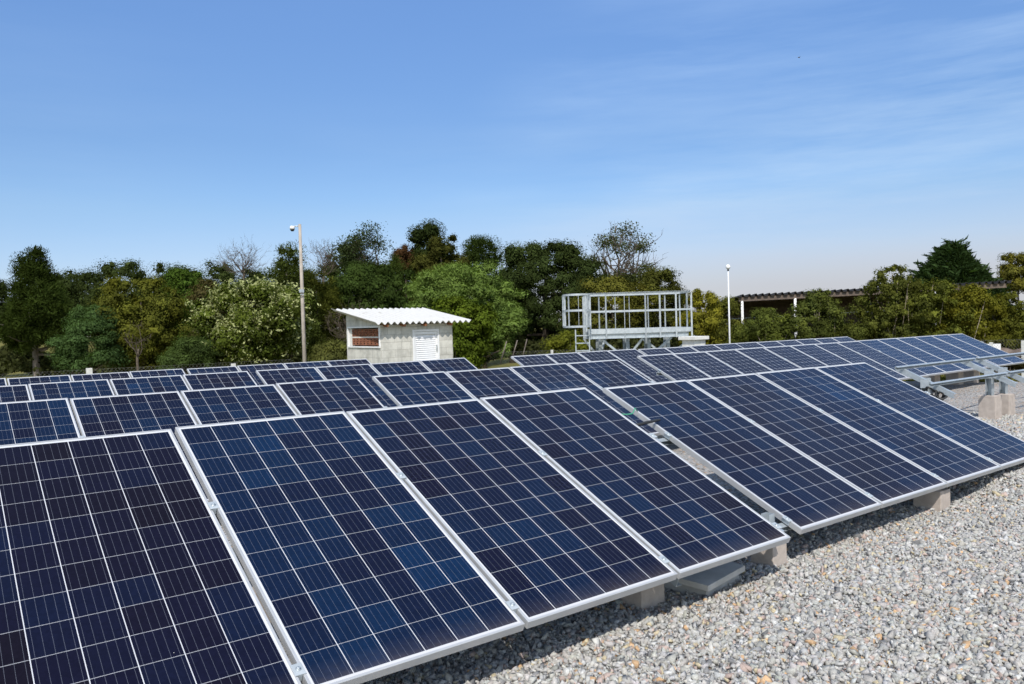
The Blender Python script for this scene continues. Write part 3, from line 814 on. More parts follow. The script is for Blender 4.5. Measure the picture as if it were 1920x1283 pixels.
# ------------------------------------------------------------------ camera poles
def pole_left():
    b = at(571, 676, 22); g = gzf(b[0], b[1])
    o = empty('camera_pole', (b[0], b[1], g)); tag(o, 'tall weathered pole with a dome camera on a short arm, left of the hut', 'camera pole')
    H = 4.52 - g
    m = MB(); m.tube([(0, 0, 0), (0, 0, H * .5), (0, 0, H)], [.058, .050, .040], 12); m.obj('pole', 'pole', o)
    rt = Vector(CR[0]); rt.z = 0; rt.normalize()
    m = MB(); m.tube([(0, 0, H - .06), tuple(-rt * .12 + Vector((0, 0, H - .05))), tuple(-rt * .21 + Vector((0, 0, H - .06)))], .016, 8); m.obj('arm', 'galv_white', o)
    M_ = Matrix.Translation(-rt * .21 + Vector((0, 0, H - .06)))
    m = MB(); m.lathe([(0, .02), (.055, .015), (.068, -.02), (.070, -.075), (0, -.075)], 16, M_); d = m.obj('dome_camera', 'white_paint', o)
    m = MB(); m.lathe([(.058, -.076), (.052, -.105), (.03, -.128), (0, -.134)], 16, M_); m.obj('lens_dome', 'black', d)
    m = MB(); m.box((-.12, -.09, H * .63), (.02, -.075, H * .63 + .09)); m.box((-.09, -.09, H * .63 - .07), (.02, -.07, H * .63 - .05)); m.obj('bracket', 'galv_white', o)
    m = MB(); m.box((-.12, -.12, .0), (.12, .12, 1.02)); m.obj('base', 'white_concrete', o, .01)
pole_left()

def pole_right():
    b = at(1368.2, 641, 24); g = gzf(b[0], b[1])
    o = empty('camera_pole', (b[0], b[1], g)); tag(o, 'thin white mast topped by a round white camera dome', 'camera pole')
    H = 3.02 - g
    m = MB(); m.tube([(0, 0, 0), (0, 0, H * .6), (0, 0, H)], [.028, .024, .015], 10); m.obj('mast', 'white_paint', o)
    m = MB(); m.lathe([(.0, -.02), (.03, -.015), (.03, .03), (0, .03)], 10, Matrix.Translation((0, 0, H))); m.obj('collar', 'black', o)
    m = MB(); m.lathe([(0, .175), (.035, .170), (.062, .145), (.070, .105), (.062, .065), (.035, .036), (0, .03)], 16, Matrix.Translation((0, 0, H))); m.obj('dome_camera', 'white_paint', o)
pole_right()

# ------------------------------------------------------------------ chain-link fence
def fence(pts, ppos, label, hgt, mesh_px=.075):
    o = empty('chain_link_fence', (pts[0][0], pts[0][1], 0)); tag(o, label, 'fence')
    ox, oy = pts[0][:2]
    wm = MB()
    V, F = [], []
    def strand(a, b, w):
        a, b = np.array(a), np.array(b); d = b - a; d /= np.linalg.norm(d)
        x = np.cross(d, (.3, .5, .8)); x /= np.linalg.norm(x); y = np.cross(d, x)
        k = len(V)
        for p in (a, b):
            for t in range(3): V.append(p + (x * math.cos(t * 2.094) + y * math.sin(t * 2.094)) * w)
        for t in range(3): F.append((k + t, k + (t + 1) % 3, k + 3 + (t + 1) % 3, k + 3 + t))
    for i in range(len(pts) - 1):
        a, b = np.array(pts[i]), np.array(pts[i + 1]); L = np.linalg.norm(b - a); n = int(L / mesh_px / 1.414)
        s = mesh_px * 1.414
        def q(t, h):
            p = a + (b - a) * (t / L); return np.array([p[0] - ox, p[1] - oy, gzf(p[0], p[1]) + .03 + h])
        for k in range(-int(hgt / s), n + 1):
            t0, t1 = k * s, k * s + hgt
            h0, h1 = 0, hgt
            if t0 < 0: h0 = -t0; t0 = 0
            if t1 > L: h1 = hgt - (t1 - L); t1 = L
            if h1 <= h0: continue
            strand(q(t0, h0), q(t1, h1), .0018); strand(q(t0, hgt - h0), q(t1, hgt - h1), .0018)
        for h in (0.02, hgt): strand(q(0, h), q(L, h), .003)
    me = mesh_np('wire_mesh', np.array(V), np.array(F).ravel(), 4, 'wire'); link(bpy.data.objects.new('wire_mesh', me), o)
    for (x, y, h, w, lean) in ppos:
        m = MB(); g = gzf(x, y)
        m.bar((x - ox, y - oy, g - .1), (x - ox + lean, y - oy, g + h), w, w, up=(1, 0, 0)); m.obj('post', 'white_concrete', o, .008)
fence([(-9, 23.2), (4.1, 22.9), (9.6, 21.8)], [(-4.4, 23.05, 1.22, .12, 0), (-1.0, 22.95, 1.2, .12, 0), (3.95, 22.80, 1.30, .15, 0), (7.85, 22.1, 1.24, .12, 0)],
      'chain link fence with white concrete posts behind the left rows', 1.22)
fence([(13.6, 20.4), (17.5, 18.2), (21, 15.4)], [(15.1, 19.45, 1.25, .07, 0), (17.5, 18.15, 1.25, .07, 0)], 'chain link fence on the grass right of the hut', 1.2)
pq = at(1857, 690, 23.5); pr_ = at(1917, 690, 22.5)
fence([(pq[0] - 3.4, pq[1] + 3.9), (pq[0], pq[1]), (pr_[0], pr_[1]), (pr_[0] + 2, pr_[1] - 2.4)], [(pq[0], pq[1] - .03, 1.12, .085, 0), (pr_[0], pr_[1] - .03, 1.15, .085, 0)], 'chain link fence with pale posts at the right edge', 1.15)
# three leaning stakes behind the fence right of the hut
for k, (u, v, du) in enumerate(((938, 662, 12), (958, 660, 12), (978, 658, 10))):
    a = at(u, v + 20, 28); b = at(u + du, v - 22, 28)
    m = MB(); m.tube([tuple(a), tuple(b)], .020, 6)
    tag(m.obj('stake', 'bark_grey'), f'{["nearest to the hut", "middle", "farthest from the hut"][k]} of three leaning timber stakes behind the fence', 'stake', 'leaning stakes')

def sign():
    a = at(1859, 654, 23.7)
    o = empty('sign_board', tuple(a), (0, 0, R_(-66))); tag(o, 'blank white board fixed to the fence behind the second row', 'sign')
    m = MB(); m.box((-.27, 0, -.30), (.24, .012, .145)); m.obj('board', 'white_paint', o, .003)
sign()
def low_pipe():
    a, b = at(1868, 668, 25.5), at(1925, 668, 24.8)
    n = 14; V = []; 
    m = MB(); m.tube([tuple(a + (b - a) * t + np.array([0, 0, .02 * math.sin(t * 9)])) for t in np.linspace(0, 1, n)], [.24 + .02 * math.sin(t * 7) for t in np.linspace(0, 1, n)], 14)
    tag(m.obj('earth_bank', 'earth'), 'low brown earth bank beside the white board', 'earth bank')
low_pipe()

# ------------------------------------------------------------------ open shed at the right
def shed():
    A, B = at(1384, 560, 30), at(1890, 533.5, 30)
    d = Vector((B[0] - A[0], B[1] - A[1], 0)); L = d.length; d.normalize(); back = Vector((-d.y, d.x, 0))
    if back.dot(Vector(CR[2])) < 0: back = -back
    o = empty('open_shed', (A[0], A[1], 0)); tag(o, 'long open shed with dark ribbed roof and white posts behind the shrubs', 'shed')
    zA = A[2] + .08
    S = (B[2] - A[2]) / L
    def P(s, q, z): return d * s + back * q + Vector((0, 0, z))
    # ribbed sheets: one trapezoid rib every 0.25 m, falling away from the front
    vs = []; fs = []; prof = []
    s = 0.
    while s < L:
        prof += [(s, 0), (s + .13, 0), (s + .165, .095), (s + .215, .095)]; s += .25
    for q in (0, 4.5):
        for s, z in prof: vs.append(P(s, q, zA + S * s + z - q * .06 - .02))
    k = len(prof)
    for q in (0, 4.5):
        for s, z in prof: vs.append(P(s, q, zA + S * s + z - q * .06 - .032))
    for i in range(k - 1):
        fs += [(i, i + 1, k + i + 1, k + i), (2 * k + i, 3 * k + i, 3 * k + i + 1, 2 * k + i + 1), (i, 2 * k + i, 2 * k + i + 1, i + 1)]
    m = MB(); m.add(vs, fs); m.obj('roof', 'dark_roof', o)
    m = MB(); m.bar(P(.05, .12, zA - .11), P(L, .12, zA + S * L - .11), .06, .17); m.obj('fascia', 'dark_wood', o)
    for q in (.9, 1.8, 2.7, 3.6):
        m = MB(); m.bar(P(.05, q, zA - .11 - q * .06), P(L, q, zA + S * L - .11 - q * .06), .06, .08); m.obj('purlin', 'dark_wood', o)
    for u in (1393, 1493, 1757):
        p = at(u, 560, 30); s = (Vector((p[0], p[1], 0)) - Vector((A[0], A[1], 0))).dot(d); g = gzf(p[0], p[1])
        m = MB(); w = P(s, .12, 0); m.tube([(w.x, w.y, g - .1), (w.x, w.y, zA + S * s - .18)], .047, 10); m.obj('post', 'white_paint', o)
    m = MB(); m.bar(P(.2, 3.4, zA - .86), P(L, 3.4, zA + S * L - .86), .03, .035); m.obj('pipe', 'galv_white', o)
    m = MB(); a = P(.9, 4.4, -1.2); m.bar(P(.9, 4.4, .62), P(L, 4.4, .72), .1, 3.0); m.obj('back_wall', 'dark_wood', o)
shed()
def far_wall():
    a, b = at(1330, 640, 38), at(1410, 640, 38)
    m = MB(); m.bar((a[0], a[1], .2), (b[0], b[1], .2), .2, 2.6); tag(m.obj('garden_wall', 'white_concrete'), 'pale rendered wall glimpsed behind the shrubs left of the shed', 'wall')
far_wall()

# ------------------------------------------------------------------ trees
def norm(a): return a / np.maximum(np.linalg.norm(a, axis=-1, keepdims=True), 1e-9)

def leaf_arrays(P, N, size, aspect, col, T=None):
    n = len(P)
    if T is None:
        T = norm(np.cross(N, rng.normal(0, 1, (n, 3))))
    B = norm(np.cross(N, T)); T = norm(np.cross(B, N))
    s = size[:, None]
    v = np.stack([P - T * s * .5 - N * s * .06, P + B * s * aspect * .5 + N * s * .05, P + T * s * .5 - N * s * .06, P - B * s * aspect * .5 + N * s * .05], 1)
    return v.reshape(-1, 3), np.repeat(col, 4, 0)

def profile(kind, h):
    if kind == 'round': return np.sqrt(np.clip(1 - (2 * h - 1) ** 2, 0, 1)) * .85 + .15
    if kind == 'dome': return np.sqrt(np.clip(1 - h ** 2.2, 0, 1)) * (.72 + .28 * np.clip(h * 4, 0, 1))
    if kind == 'cone': return np.clip(1 - h, 0, 1) ** .72 * (.75 + .25 * np.clip(h * 6, 0, 1))
    if kind == 'egg': return np.sqrt(np.clip(1 - (1.5 * np.abs(h - .42) / (.87 if True else 1)) ** 2, 0.02, 1))
    if kind == 'tuft': return np.sqrt(np.clip(1 - (2 * h - 1.1) ** 2, 0.05, 1)) * (.45 + .55 * h)
    if kind == 'bush': return np.sqrt(np.clip(1 - h ** 2.6, 0, 1))
    return np.ones_like(h)

DENS = 3.0
def tree(name, cat, label, group, u, vtop, wpx, vbot, D, prof, base, leaf=.13, n=9000, clump=.5, yellow=.15, style='leaf', bark='bark',
         fill=.35, trunk_r=.12, stems=1, blossom=None, var=.25, nclump=None, limbs=7, vground=None):
    n = int(n * DENS); leaf = leaf * .64
    base = np.array(base) * np.array([1.10, 1.06, .84])
    top = at(u, vtop, D); bot = at(u, vbot, D)
    cx, cy = top[0], top[1]
    g = gzf(cx, cy) - .05
    H1 = top[2]; H0 = max(bot[2], g + .05)
    Rr = wpx * D / FPX / 2
    Hc = H1 - H0
    o = empty(name, (cx, cy, g)); tag(o, label, cat, group)
    nc = nclump or max(14, int(9 * (Rr * Rr * 2 + Rr * Hc) / (clump * clump) * .34))
    # clump centres on and in an uneven envelope
    h = rng.random(nc * 6); pr = profile(prof, h)
    keep = rng.random(nc * 6) < pr / pr.max(); h, pr = h[keep][:nc], pr[keep][:nc]; nc = len(h)
    ang = rng.uniform(0, 2 * math.pi, nc); ph = rng.uniform(0, 6.28, 4)
    wob = 1 + .18 * np.sin(2 * ang + ph[0] + 4 * h) + .16 * np.sin(3 * ang + ph[1] - 7 * h) + .12 * np.sin(5 * ang + 11 * h + ph[2]) + rng.normal(0, .07, nc)
    if style == 'spray': wob = 1 + .06 * np.sin(3 * ang + ph[0]) + rng.normal(0, .05, nc)
    rr = pr * wob * np.sqrt(rng.uniform(fill, 1, nc))
    cl = clump * np.clip(rng.lognormal(-.12, .36, nc), .42, 1.6)
    Rin = np.maximum(Rr - clump * .55, Rr * .45)
    C = np.stack([np.cos(ang) * rr * Rin, np.sin(ang) * rr * Rin, H0 - g + clump * .35 + h * np.maximum(Hc - clump * .75, .2) + rng.normal(0, .05, nc) * Hc], -1)
    C[:, 2] = np.minimum(C[:, 2], H1 - g - cl * .62)
    cf = np.clip(rng.normal(1, var, nc), .45, 1.7)
    if style == 'spray': cl = cl * .8
    yl = np.clip(rng.normal(yellow, yellow * .6, nc), 0, .9)
    per = rng.multinomial(n, (cl ** 2) / (cl ** 2).sum())
    idx = np.repeat(np.arange(nc), per); N_ = len(idx)
    d = norm(rng.normal(0, 1, (N_, 3))); rad = rng.uniform(.12, 1, N_) ** .62 * .95
    ctr = np.array([0, 0, H0 - g + Hc * .45])
    outw = norm(C[idx] - ctr)
    sz = leaf * np.clip(rng.normal(1, .28, N_), .5, 1.8)
    core = rng.random(N_) < (.10 if style in ('leaf', 'feather') else .05)
    sz[core] *= 3.2; rad[core] *= .45
    col = base[None] * cf[idx][:, None] * np.clip(rng.normal(1, .12, (N_, 1)), .6, 1.4)
    col = col * (1 + yl[idx][:, None] * np.array([.42, .32, -.1]))
    if style == 'leaf':
        P = C[idx] + d * rad[:, None] * cl[idx][:, None] * np.array([1, 1, .72])
        Nn = norm(d * 1.0 + outw * .35 + np.array([0, 0, .25]) + rng.normal(0, .26, (N_, 3)))
        V, Tn = leaf_arrays(P, Nn, sz, .55, col)
    elif style == 'needle':
        # tufts: needles radiating up and out from twig ends
        P = C[idx] + d * rad[:, None] * cl[idx][:, None] * np.array([1, 1, .8])
        dr = norm(d * 1.0 + np.array([0, 0, .30]) + outw * .15 + rng.normal(0, .35, (N_, 3)))
        Nn = norm(np.cross(dr, rng.normal(0, 1, (N_, 3))) + d * .5)
        V, Tn = leaf_arrays(P, Nn, sz * 1.15, .22, col, T=dr)
    elif style == 'spray':
        rd = norm(np.stack([C[idx][:, 0], C[idx][:, 1], np.full(N_, .05)], -1)); tt = rng.uniform(-1.6, .85, N_)
        thin = np.clip(1.45 - tt, .2, 2.2) * .55
        P = C[idx] + (rd + np.array([0, 0, .30])) * (tt * clump)[:, None] + d * rad[:, None] * (thin * cl[idx])[:, None] * np.array([1, 1, .5])
        fillm = rng.random(N_) < .72
        hh = 1 - np.sqrt(rng.random(N_)); an = rng.uniform(0, 6.283, N_); rr2 = profile(prof, hh) * Rr * rng.uniform(.55, .93, N_) * (1 + .06 * np.sin(7 * an + 23 * hh))
        Pf = np.stack([np.cos(an) * rr2, np.sin(an) * rr2, H0 - g + hh * Hc * .97], -1)
        P = np.where(fillm[:, None], Pf, P); rf = norm(np.stack([Pf[:, 0], Pf[:, 1], np.full(N_, .02)], -1)); rd = np.where(fillm[:, None], rf, rd)
        dr = norm(rd * .9 + np.array([0, 0, .5]) + rng.normal(0, .3, (N_, 3)))
        Nn = norm(np.cross(dr, rng.normal(0, 1, (N_, 3))) + np.array([0, 0, .6]))
        V, Tn = leaf_arrays(P, Nn, sz * 1.7, .22, col, T=dr)
    elif style == 'feather':
        P = C[idx] + d * rad[:, None] * cl[idx][:, None] * np.array([1.1, 1.1, .6])
        dr = norm(outw * .6 + np.array([0, 0, .25]) + rng.normal(0, .45, (N_, 3)))
        Nn = norm(np.array([0, 0, .7]) + d * .8 + rng.normal(0, .30, (N_, 3)))
        V, Tn = leaf_arrays(P, Nn, sz * 1.4, .28, col, T=dr)
    F = np.arange(len(V))
    if style == 'spray' or prof == 'x': pass
    me = mesh_np('crown', V, F, 4, 'leaf', Tn); link(bpy.data.objects.new('crown' if name not in ('shrub', 'bush') else 'foliage', me), o)
    if blossom is not None:
        bc, bn, bs = blossom
        k = rng.integers(0, nc, bn); dd = norm(rng.normal(0, 1, (bn, 3)) + np.array([0, 0, .6])); P = C[k] + dd * cl[k][:, None] * np.array([1, 1, .75]) * 1.02
        # each blossom spike is a few small petals
        P = np.repeat(P, 4, 0) + rng.normal(0, .05, (bn * 4, 3)); Nn = norm(rng.normal(0, 1, (bn * 4, 3)) + np.array([0, 0, .4]))
        V, Tn = leaf_arrays(P, Nn, bs * rng.uniform(.6, 1.3, bn * 4), .45, np.array(bc)[None] * rng.uniform(.75, 1.2, (bn * 4, 1)))
        me = mesh_np('blossom', V, np.arange(len(V)), 4, 'leaf', Tn); link(bpy.data.objects.new('blossom', me), o)
    # trunk and limbs
    m = MB(); zt_ = H0 - g + Hc * .72
    if stems == 1:
        pts = [Vector((0, 0, -.2))]; x = Vector((0, 0, 0))
        for k in range(1, 7):
            x = x + Vector((rng.normal(0, .05), rng.normal(0, .05), 0)) * (Hc * .12 + .2); pts.append(Vector((x.x, x.y, zt_ * k / 6)))
        m.tube(pts, [trunk_r * (1.25 if k == 0 else 1 - .75 * k / 6) for k in range(7)], 9)
        order = np.argsort(-rr)[:limbs]
        for k in order:
            c = Vector(C[k]); zz = max(min(c.z - abs(rng.normal(.2, .1)) * Hc * .5, zt_ * .95), (H0 - g) * .8)
            i = min(int(zz / zt_ * 6), 5); f = zz / zt_ * 6 - i; s = pts[i].lerp(pts[i + 1], max(0, min(1, f)))
            mid = s.lerp(c, .5) + Vector((0, 0, -.05 * Hc + rng.normal(0, .05)))
            r = trunk_r * .42 * (1 - .5 * zz / zt_)
            m.tube([s, mid, c], [r, r * .7, r * .3], 6)
    else:
        for k in range(stems):
            c = Vector(C[rng.integers(0, nc)]); s = Vector((rng.normal(0, Rr * .35), rng.normal(0, Rr * .35), -.1))
            mid = s.lerp(c, .5) + Vector((rng.normal(0, .08), rng.normal(0, .08), .1 * Hc))
            m.tube([s, mid, c], [trunk_r, trunk_r * .7, trunk_r * .3], 6)
    m.obj('trunk' if stems == 1 else 'stems', bark, o)
    return o

def bare_tree(label, u, vtop, wpx, vbase, D, seed, bark='bark_grey', levels=4, spread=.55, r0=.09, leafy=0, name='bare_tree', group=None, fork=.3, base=(.06, .07, .02), tufts=16):
    rs = np.random.default_rng(seed)
    top = at(u, vtop, D); bt = at(u, vbase, D); g = gzf(top[0], top[1]) - .05
    z0 = bt[2] - g
    H = top[2] - bt[2]; Wd = wpx * D / FPX / 2
    o = empty(name, (top[0], top[1], g)); tag(o, label, 'tree', group)
    m = MB(); tips = []
    zf = max(z0, .2); C_ = Vector((0, 0, zf + H * .55)); E_ = Vector((Wd, Wd, H * .47))
    m.tube([(0, 0, -.2), (.02, .03, zf * .5), (0, 0, zf), (.05, -.03, zf + H * .22)], [r0 * 1.25, r0 * 1.05, r0, r0 * .7], 8)
    def limb(a, b, r, sag, n=5):
        a, b = Vector(a), Vector(b); L = (b - a).length; pts = []
        side = Vector(rs.normal(0, .10, 3)) * L
        for k in range(n):
            t = k / (n - 1); p = a.lerp(b, t) + side * math.sin(math.pi * t) + Vector((0, 0, -sag * L * math.sin(math.pi * t)))
            if 0 < k < n - 1: p += Vector(rs.normal(0, .035, 3)) * L
            pts.append(p)
        m.tube(pts, [r * (1 - .72 * k / (n - 1)) for k in range(n)], 6 if r > .02 else 3, cap=False)
        return pts
    def shell(lo, hi, ref=None, w=0.):
        for _ in range(50):
            d = Vector(rs.normal(0, 1, 3)); d.z = d.z * .9 + .25; d.normalize(); t = rs.uniform(lo, hi)
            q = C_ + Vector((d.x * E_.x, d.y * E_.y, d.z * E_.z)) * t
            if ref is None or (q - ref).length < w: return q
        return ref + Vector(rs.normal(0, .3, 3)) * w * .5
    n1 = 6 + levels
    for i1 in range(n1):
        q1 = shell(.45, .75); st = Vector((0, 0, zf + H * rs.uniform(-.02, .22)))
        p1 = limb(st, q1, r0 * rs.uniform(.38, .6), .12 * spread)
        tips.append((q1, 1))
        for i2 in range(5 if levels > 0 else 3):
            a = p1[int(rs.integers(1, 5))]; q2 = shell(.72, 1.0, a, (E_.x + E_.z) * .55)
            p2 = limb(a, q2, r0 * .20, .06, 4); tips.append((q2, 2))
            for i3 in range(5 if levels > 0 else 2):
                a3 = p2[int(rs.integers(1, 4))]; dirn = (a3 - Vector((0, 0, zf))).normalized() + Vector(rs.normal(0, .55, 3)) + Vector((0, 0, .25))
                q3 = a3 + dirn.normalized() * E_.x * rs.uniform(.16, .36); p3 = limb(a3, q3, max(r0 * .09, .007), .0, 3)
                for i4 in range(2 if levels > 3 else 1):
                    a4 = p3[int(rs.integers(0, 3))]; q4 = a4 + (dirn.normalized() + Vector(rs.normal(0, .5, 3))) * E_.x * rs.uniform(.07, .16); limb(a4, q4, max(r0 * .055, .005), 0, 3)
    m.obj('trunk', bark, o)
    if leafy:
        T_ = np.array([tuple(t) for t, l in tips])
        w_ = np.exp(-((T_[:, 0] ** 2 + T_[:, 1] ** 2) / (Wd * (.50 if tufts < 32 else 1.3)) ** 2)); sel = T_[rs.choice(len(T_), min(tufts, len(T_) - 1), replace=False, p=w_ / w_.sum())]
        idx = rs.integers(0, len(sel), leafy)
        P = sel[idx] + np.clip(rs.normal(0, 1, (leafy, 3)), -1.7, 1.7) * .30 * rs.uniform(.6, 1.3, len(sel))[idx][:, None] * np.array([1.2, 1.2, .75]); Nn = norm(rs.normal(0, 1, (leafy, 3)) + np.array([0, 0, .5]))
        col = np.array(base)[None] * np.clip(rs.normal(1, .3, (leafy, 1)), .4, 1.8)
        V, Tn = leaf_arrays(P, Nn, rs.uniform(.07, .15, leafy), .55, col)
        me = mesh_np('crown', V, np.arange(len(V)), 4, 'leaf', Tn); link(bpy.data.objects.new('crown', me), o)
    return o

DK = (.034, .048, .018); MID = (.050, .082, .022); OLV = (.080, .090, .022); YOL = (.12, .115, .022); BLG = (.056, .098, .040); LGT = (.128, .192, .058); PIN = (.036, .055, .015)
GB = 'dark trees along the back ridge'; GS = 'shrubs in front of the open shed'; GT = 'trees behind the fence'
# back ridge, left to right
ridge = [(715, 505, 170, 'dark ridge tree low behind the hut roof and the airy tree'), (105, 512, 130, 'dark ridge tree half hidden by the big pine'), (345, 492, 130, 'dark ridge tree with a small tuft above it, over the bright green tree'),
         (560, 500, 150, 'dark ridge tree hidden behind the camera pole pines'), (-25, 520, 130, 'dark tree at the left picture edge, behind the big pine'),
         (150, 500, 170, 'dark ridge tree just right of the big pine, behind the blue green bush'),
         (232, 482, 150, 'dark ridge tree with ragged top behind the olive tree'),
         (300, 489, 130, 'dark flat topped ridge tree behind the olive tree, right part'),
         (400, 484, 140, 'dark ridge tree below the bare branches left of the camera pole'),
         (470, 500, 120, 'dark ridge tree above the blossoming tree'),
         (632, 470, 80, 'thin leafy ridge tree between the camera pole and the tall feathery tree'),
         (955, 468, 110, 'dark ridge tree between the small pine and the big round tree'),
         (1092, 497, 90, 'dark ridge tree right of the big round tree')]
for i, (u, vt, w, lab) in enumerate(ridge):
    tree('broadleaf_tree', 'tree', lab, GB, u, vt, w, 640, 47 + (i % 3) * 2, 'dome' if i != 10 else 'egg', DK, .15, 9500 if i != 10 else 4500, .75, .10, fill=.5, trunk_r=.2)
tree('pine_tree', 'pine tree', 'big dark pine with bare lower trunk at the far left', GT, 62, 455, 170, 648, 34, 'cone', PIN, .15, 19000, .46, .06, 'needle', 'bark_grey', fill=.25, trunk_r=.17, limbs=16, var=.3)
tree('bush', 'bush', 'rounded blue green bush right of the big pine', GT, 168, 568, 125, 690, 31, 'bush', BLG, .10, 11000, .42, .05, 'feather', fill=.45, stems=6, trunk_r=.04, var=.16)
tree('broadleaf_tree', 'tree', 'yellowish olive tree behind the leafless sapling', GT, 258, 516, 185, 692, 33, 'egg', OLV, .13, 15000, .48, .35, fill=.35, trunk_r=.12, var=.28)
tree('broadleaf_tree', 'tree', 'bright green tree between the olive and the blossoming tree', GT, 345, 496, 100, 640, 42, 'egg', (.06, .105, .022), .15, 8000, .55, .12, fill=.4, var=.25)
tree('broadleaf_tree', 'tree', 'thin brownish tree left of the blossoming tree', GT, 385, 520, 85, 670, 38, 'egg', (.062, .056, .028), .12, 4200, .5, .2, fill=.3, bark='bark_grey')
bare_tree('leafless forked sapling in front of the olive tree', 254, 592, 62, 672, 27, 5, 'bark', -2, .45, .045, fork=.34)
tree('bush', 'bush', 'low round blue green bush left of the blossoming tree', GT, 362, 628, 108, 694, 29, 'bush', (.055, .085, .032), .085, 9000, .32, .15, 'feather', fill=.5, stems=6, trunk_r=.03, var=.18)
tree('flowering_tree', 'tree', 'tree full of pale yellow green blossoms left of the camera pole', GT, 472, 528, 188, 682, 30, 'round', (.062, .085, .020), .17, 9500, .46, .18, fill=.4, trunk_r=.12, blossom=((.40, .42, .19), 2600, .12), var=.25)
tree('pine_tree', 'pine tree', 'tall dark pine right behind the camera pole', GT, 535, 447, 170, 672, 36, 'cone', (.046, .062, .018), .15, 15000, .48, .12, 'needle', 'bark_grey', fill=.25, trunk_r=.16, limbs=12, var=.3)
tree('pine_tree', 'pine tree', 'olive tinted pine between the camera pole and the hut', GT, 592, 492, 105, 672, 38, 'egg', (.055, .065, .016), .16, 9000, .55, .2, 'needle', 'bark_grey', fill=.3, trunk_r=.14, var=.3)
bare_tree('bare branching treetop above the blossoming tree', 455, 456, 100, 520, 46, 11, 'bark', 5, .55, .065, fork=.22, group='bare treetops on the ridge')
bare_tree('bare twiggy treetop right of the camera pole', 604, 450, 80, 520, 45, 12, 'bark', 5, .5, .06, fork=.22, group='bare treetops on the ridge')
bare_tree('grey leafless tree behind the left end of the hut', 650, 560, 90, 660, 36, 13, 'bark', 4, .6, .05, fork=.3)
bare_tree('tall airy tree standing above the hut roof', 686, 424, 92, 545, 44, 31, 'bark', 4, .5, .12, 13000, 'broadleaf_tree', fork=.26, base=(.045, .062, .022), tufts=52)
tree('broadleaf_tree', 'tree', 'broad dark green tree directly behind the hut roof', GT, 690, 486, 180, 640, 41, 'round', (.040, .065, .020), .15, 14000, .6, .1, fill=.4, var=.28)
tree('pine_tree', 'pine tree', 'slim pointed pine behind the hut, beside the red leaved tree', GT, 737, 460, 52, 600, 43, 'cone', (.05, .07, .02), .15, 4500, .42, .1, 'needle', fill=.3)
tree('broadleaf_tree', 'tree', 'small reddish brown treetop between the slim pine and the tallest tree', GT, 757, 457, 42, 520, 45, 'egg', (.080, .045, .026), .14, 3000, .42, .05, fill=.3)
tree('pine_tree', 'pine tree', 'tallest dark tree with a narrow ragged peak', GT, 798, 412, 84, 560, 46, 'egg', (.026, .038, .014), .18, 8000, .62, .04, 'leaf', fill=.3, trunk_r=.2, var=.25)
tree('broadleaf_tree', 'tree', 'olive brown tree leaning against the tallest dark tree', GT, 826, 440, 120, 590, 44, 'round', (.055, .060, .018), .15, 10500, .55, .15, fill=.4, var=.25)
tree('pine_tree', 'pine tree', 'small round topped pine above the feathery green tree', GT, 902, 442, 82, 560, 46, 'round', (.032, .050, .015), .18, 6500, .55, .05, 'needle', fill=.3)
tree('broadleaf_tree', 'tree', 'big feathery light green tree right of the hut', GT, 862, 487, 240, 672, 34, 'dome', LGT, .125, 26000, .50, .05, 'feather', fill=.6, trunk_r=.16, var=.11)
tree('broadleaf_tree', 'tree', 'big round dark green tree left of the platform', GT, 1018, 452, 190, 680, 38, 'round', (.034, .050, .019), .14, 26000, .55, .08, fill=.62, trunk_r=.25, var=.25)
tree('shrub', 'shrub', 'yellow green shrub against the right side of the hut', GT, 856, 553, 140, 700, 26, 'egg', (.066, .098, .016), .15, 9000, .36, .30, fill=.25, stems=7, trunk_r=.03, var=.28)
tree('shrub', 'shrub', 'low olive shrub between the camera pole and the hut', GT, 628, 636, 88, 700, 27, 'bush', (.085, .095, .035), .09, 5000, .3, .2, fill=.4, stems=6, trunk_r=.02)
bare_tree('half bare tree with tufts of leaves above the platform', 1165, 424, 150, 560, 40, 24, 'bark', 5, .62, .15, 8000, 'broadleaf_tree', fork=.26, base=(.058, .070, .022), tufts=24)
tree('broadleaf_tree', 'tree', 'olive tree directly behind the platform', GT, 1150, 515, 170, 680, 36, 'round', (.085, .088, .022), .13, 14000, .52, .22, fill=.4, var=.28)
tree('broadleaf_tree', 'tree', 'dark olive tree behind the right end of the platform', GT, 1238, 500, 130, 690, 37, 'round', (.055, .062, .018), .14, 11000, .55, .15, fill=.4, var=.25)
tree('shrub', 'shrub', 'low yellow green shrub left of the platform ladder', GT, 1068, 618, 95, 690, 29, 'bush', (.09, .105, .02), .10, 5500, .32, .3, fill=.45, stems=5, trunk_r=.02)
tree('shrub', 'shrub', 'yellow green shrub between the platform and the thin mast', GT, 1316, 526, 88, 680, 30, 'egg', (.14, .14, .025), .11, 9500, .36, .35, fill=.35, stems=7, trunk_r=.03, var=.28)
tree('shrub', 'shrub', 'darker leafy shrub just left of the thin mast', GT, 1358, 548, 72, 680, 30, 'egg', (.085, .095, .025), .11, 7000, .36, .2, fill=.35, stems=6, trunk_r=.03)
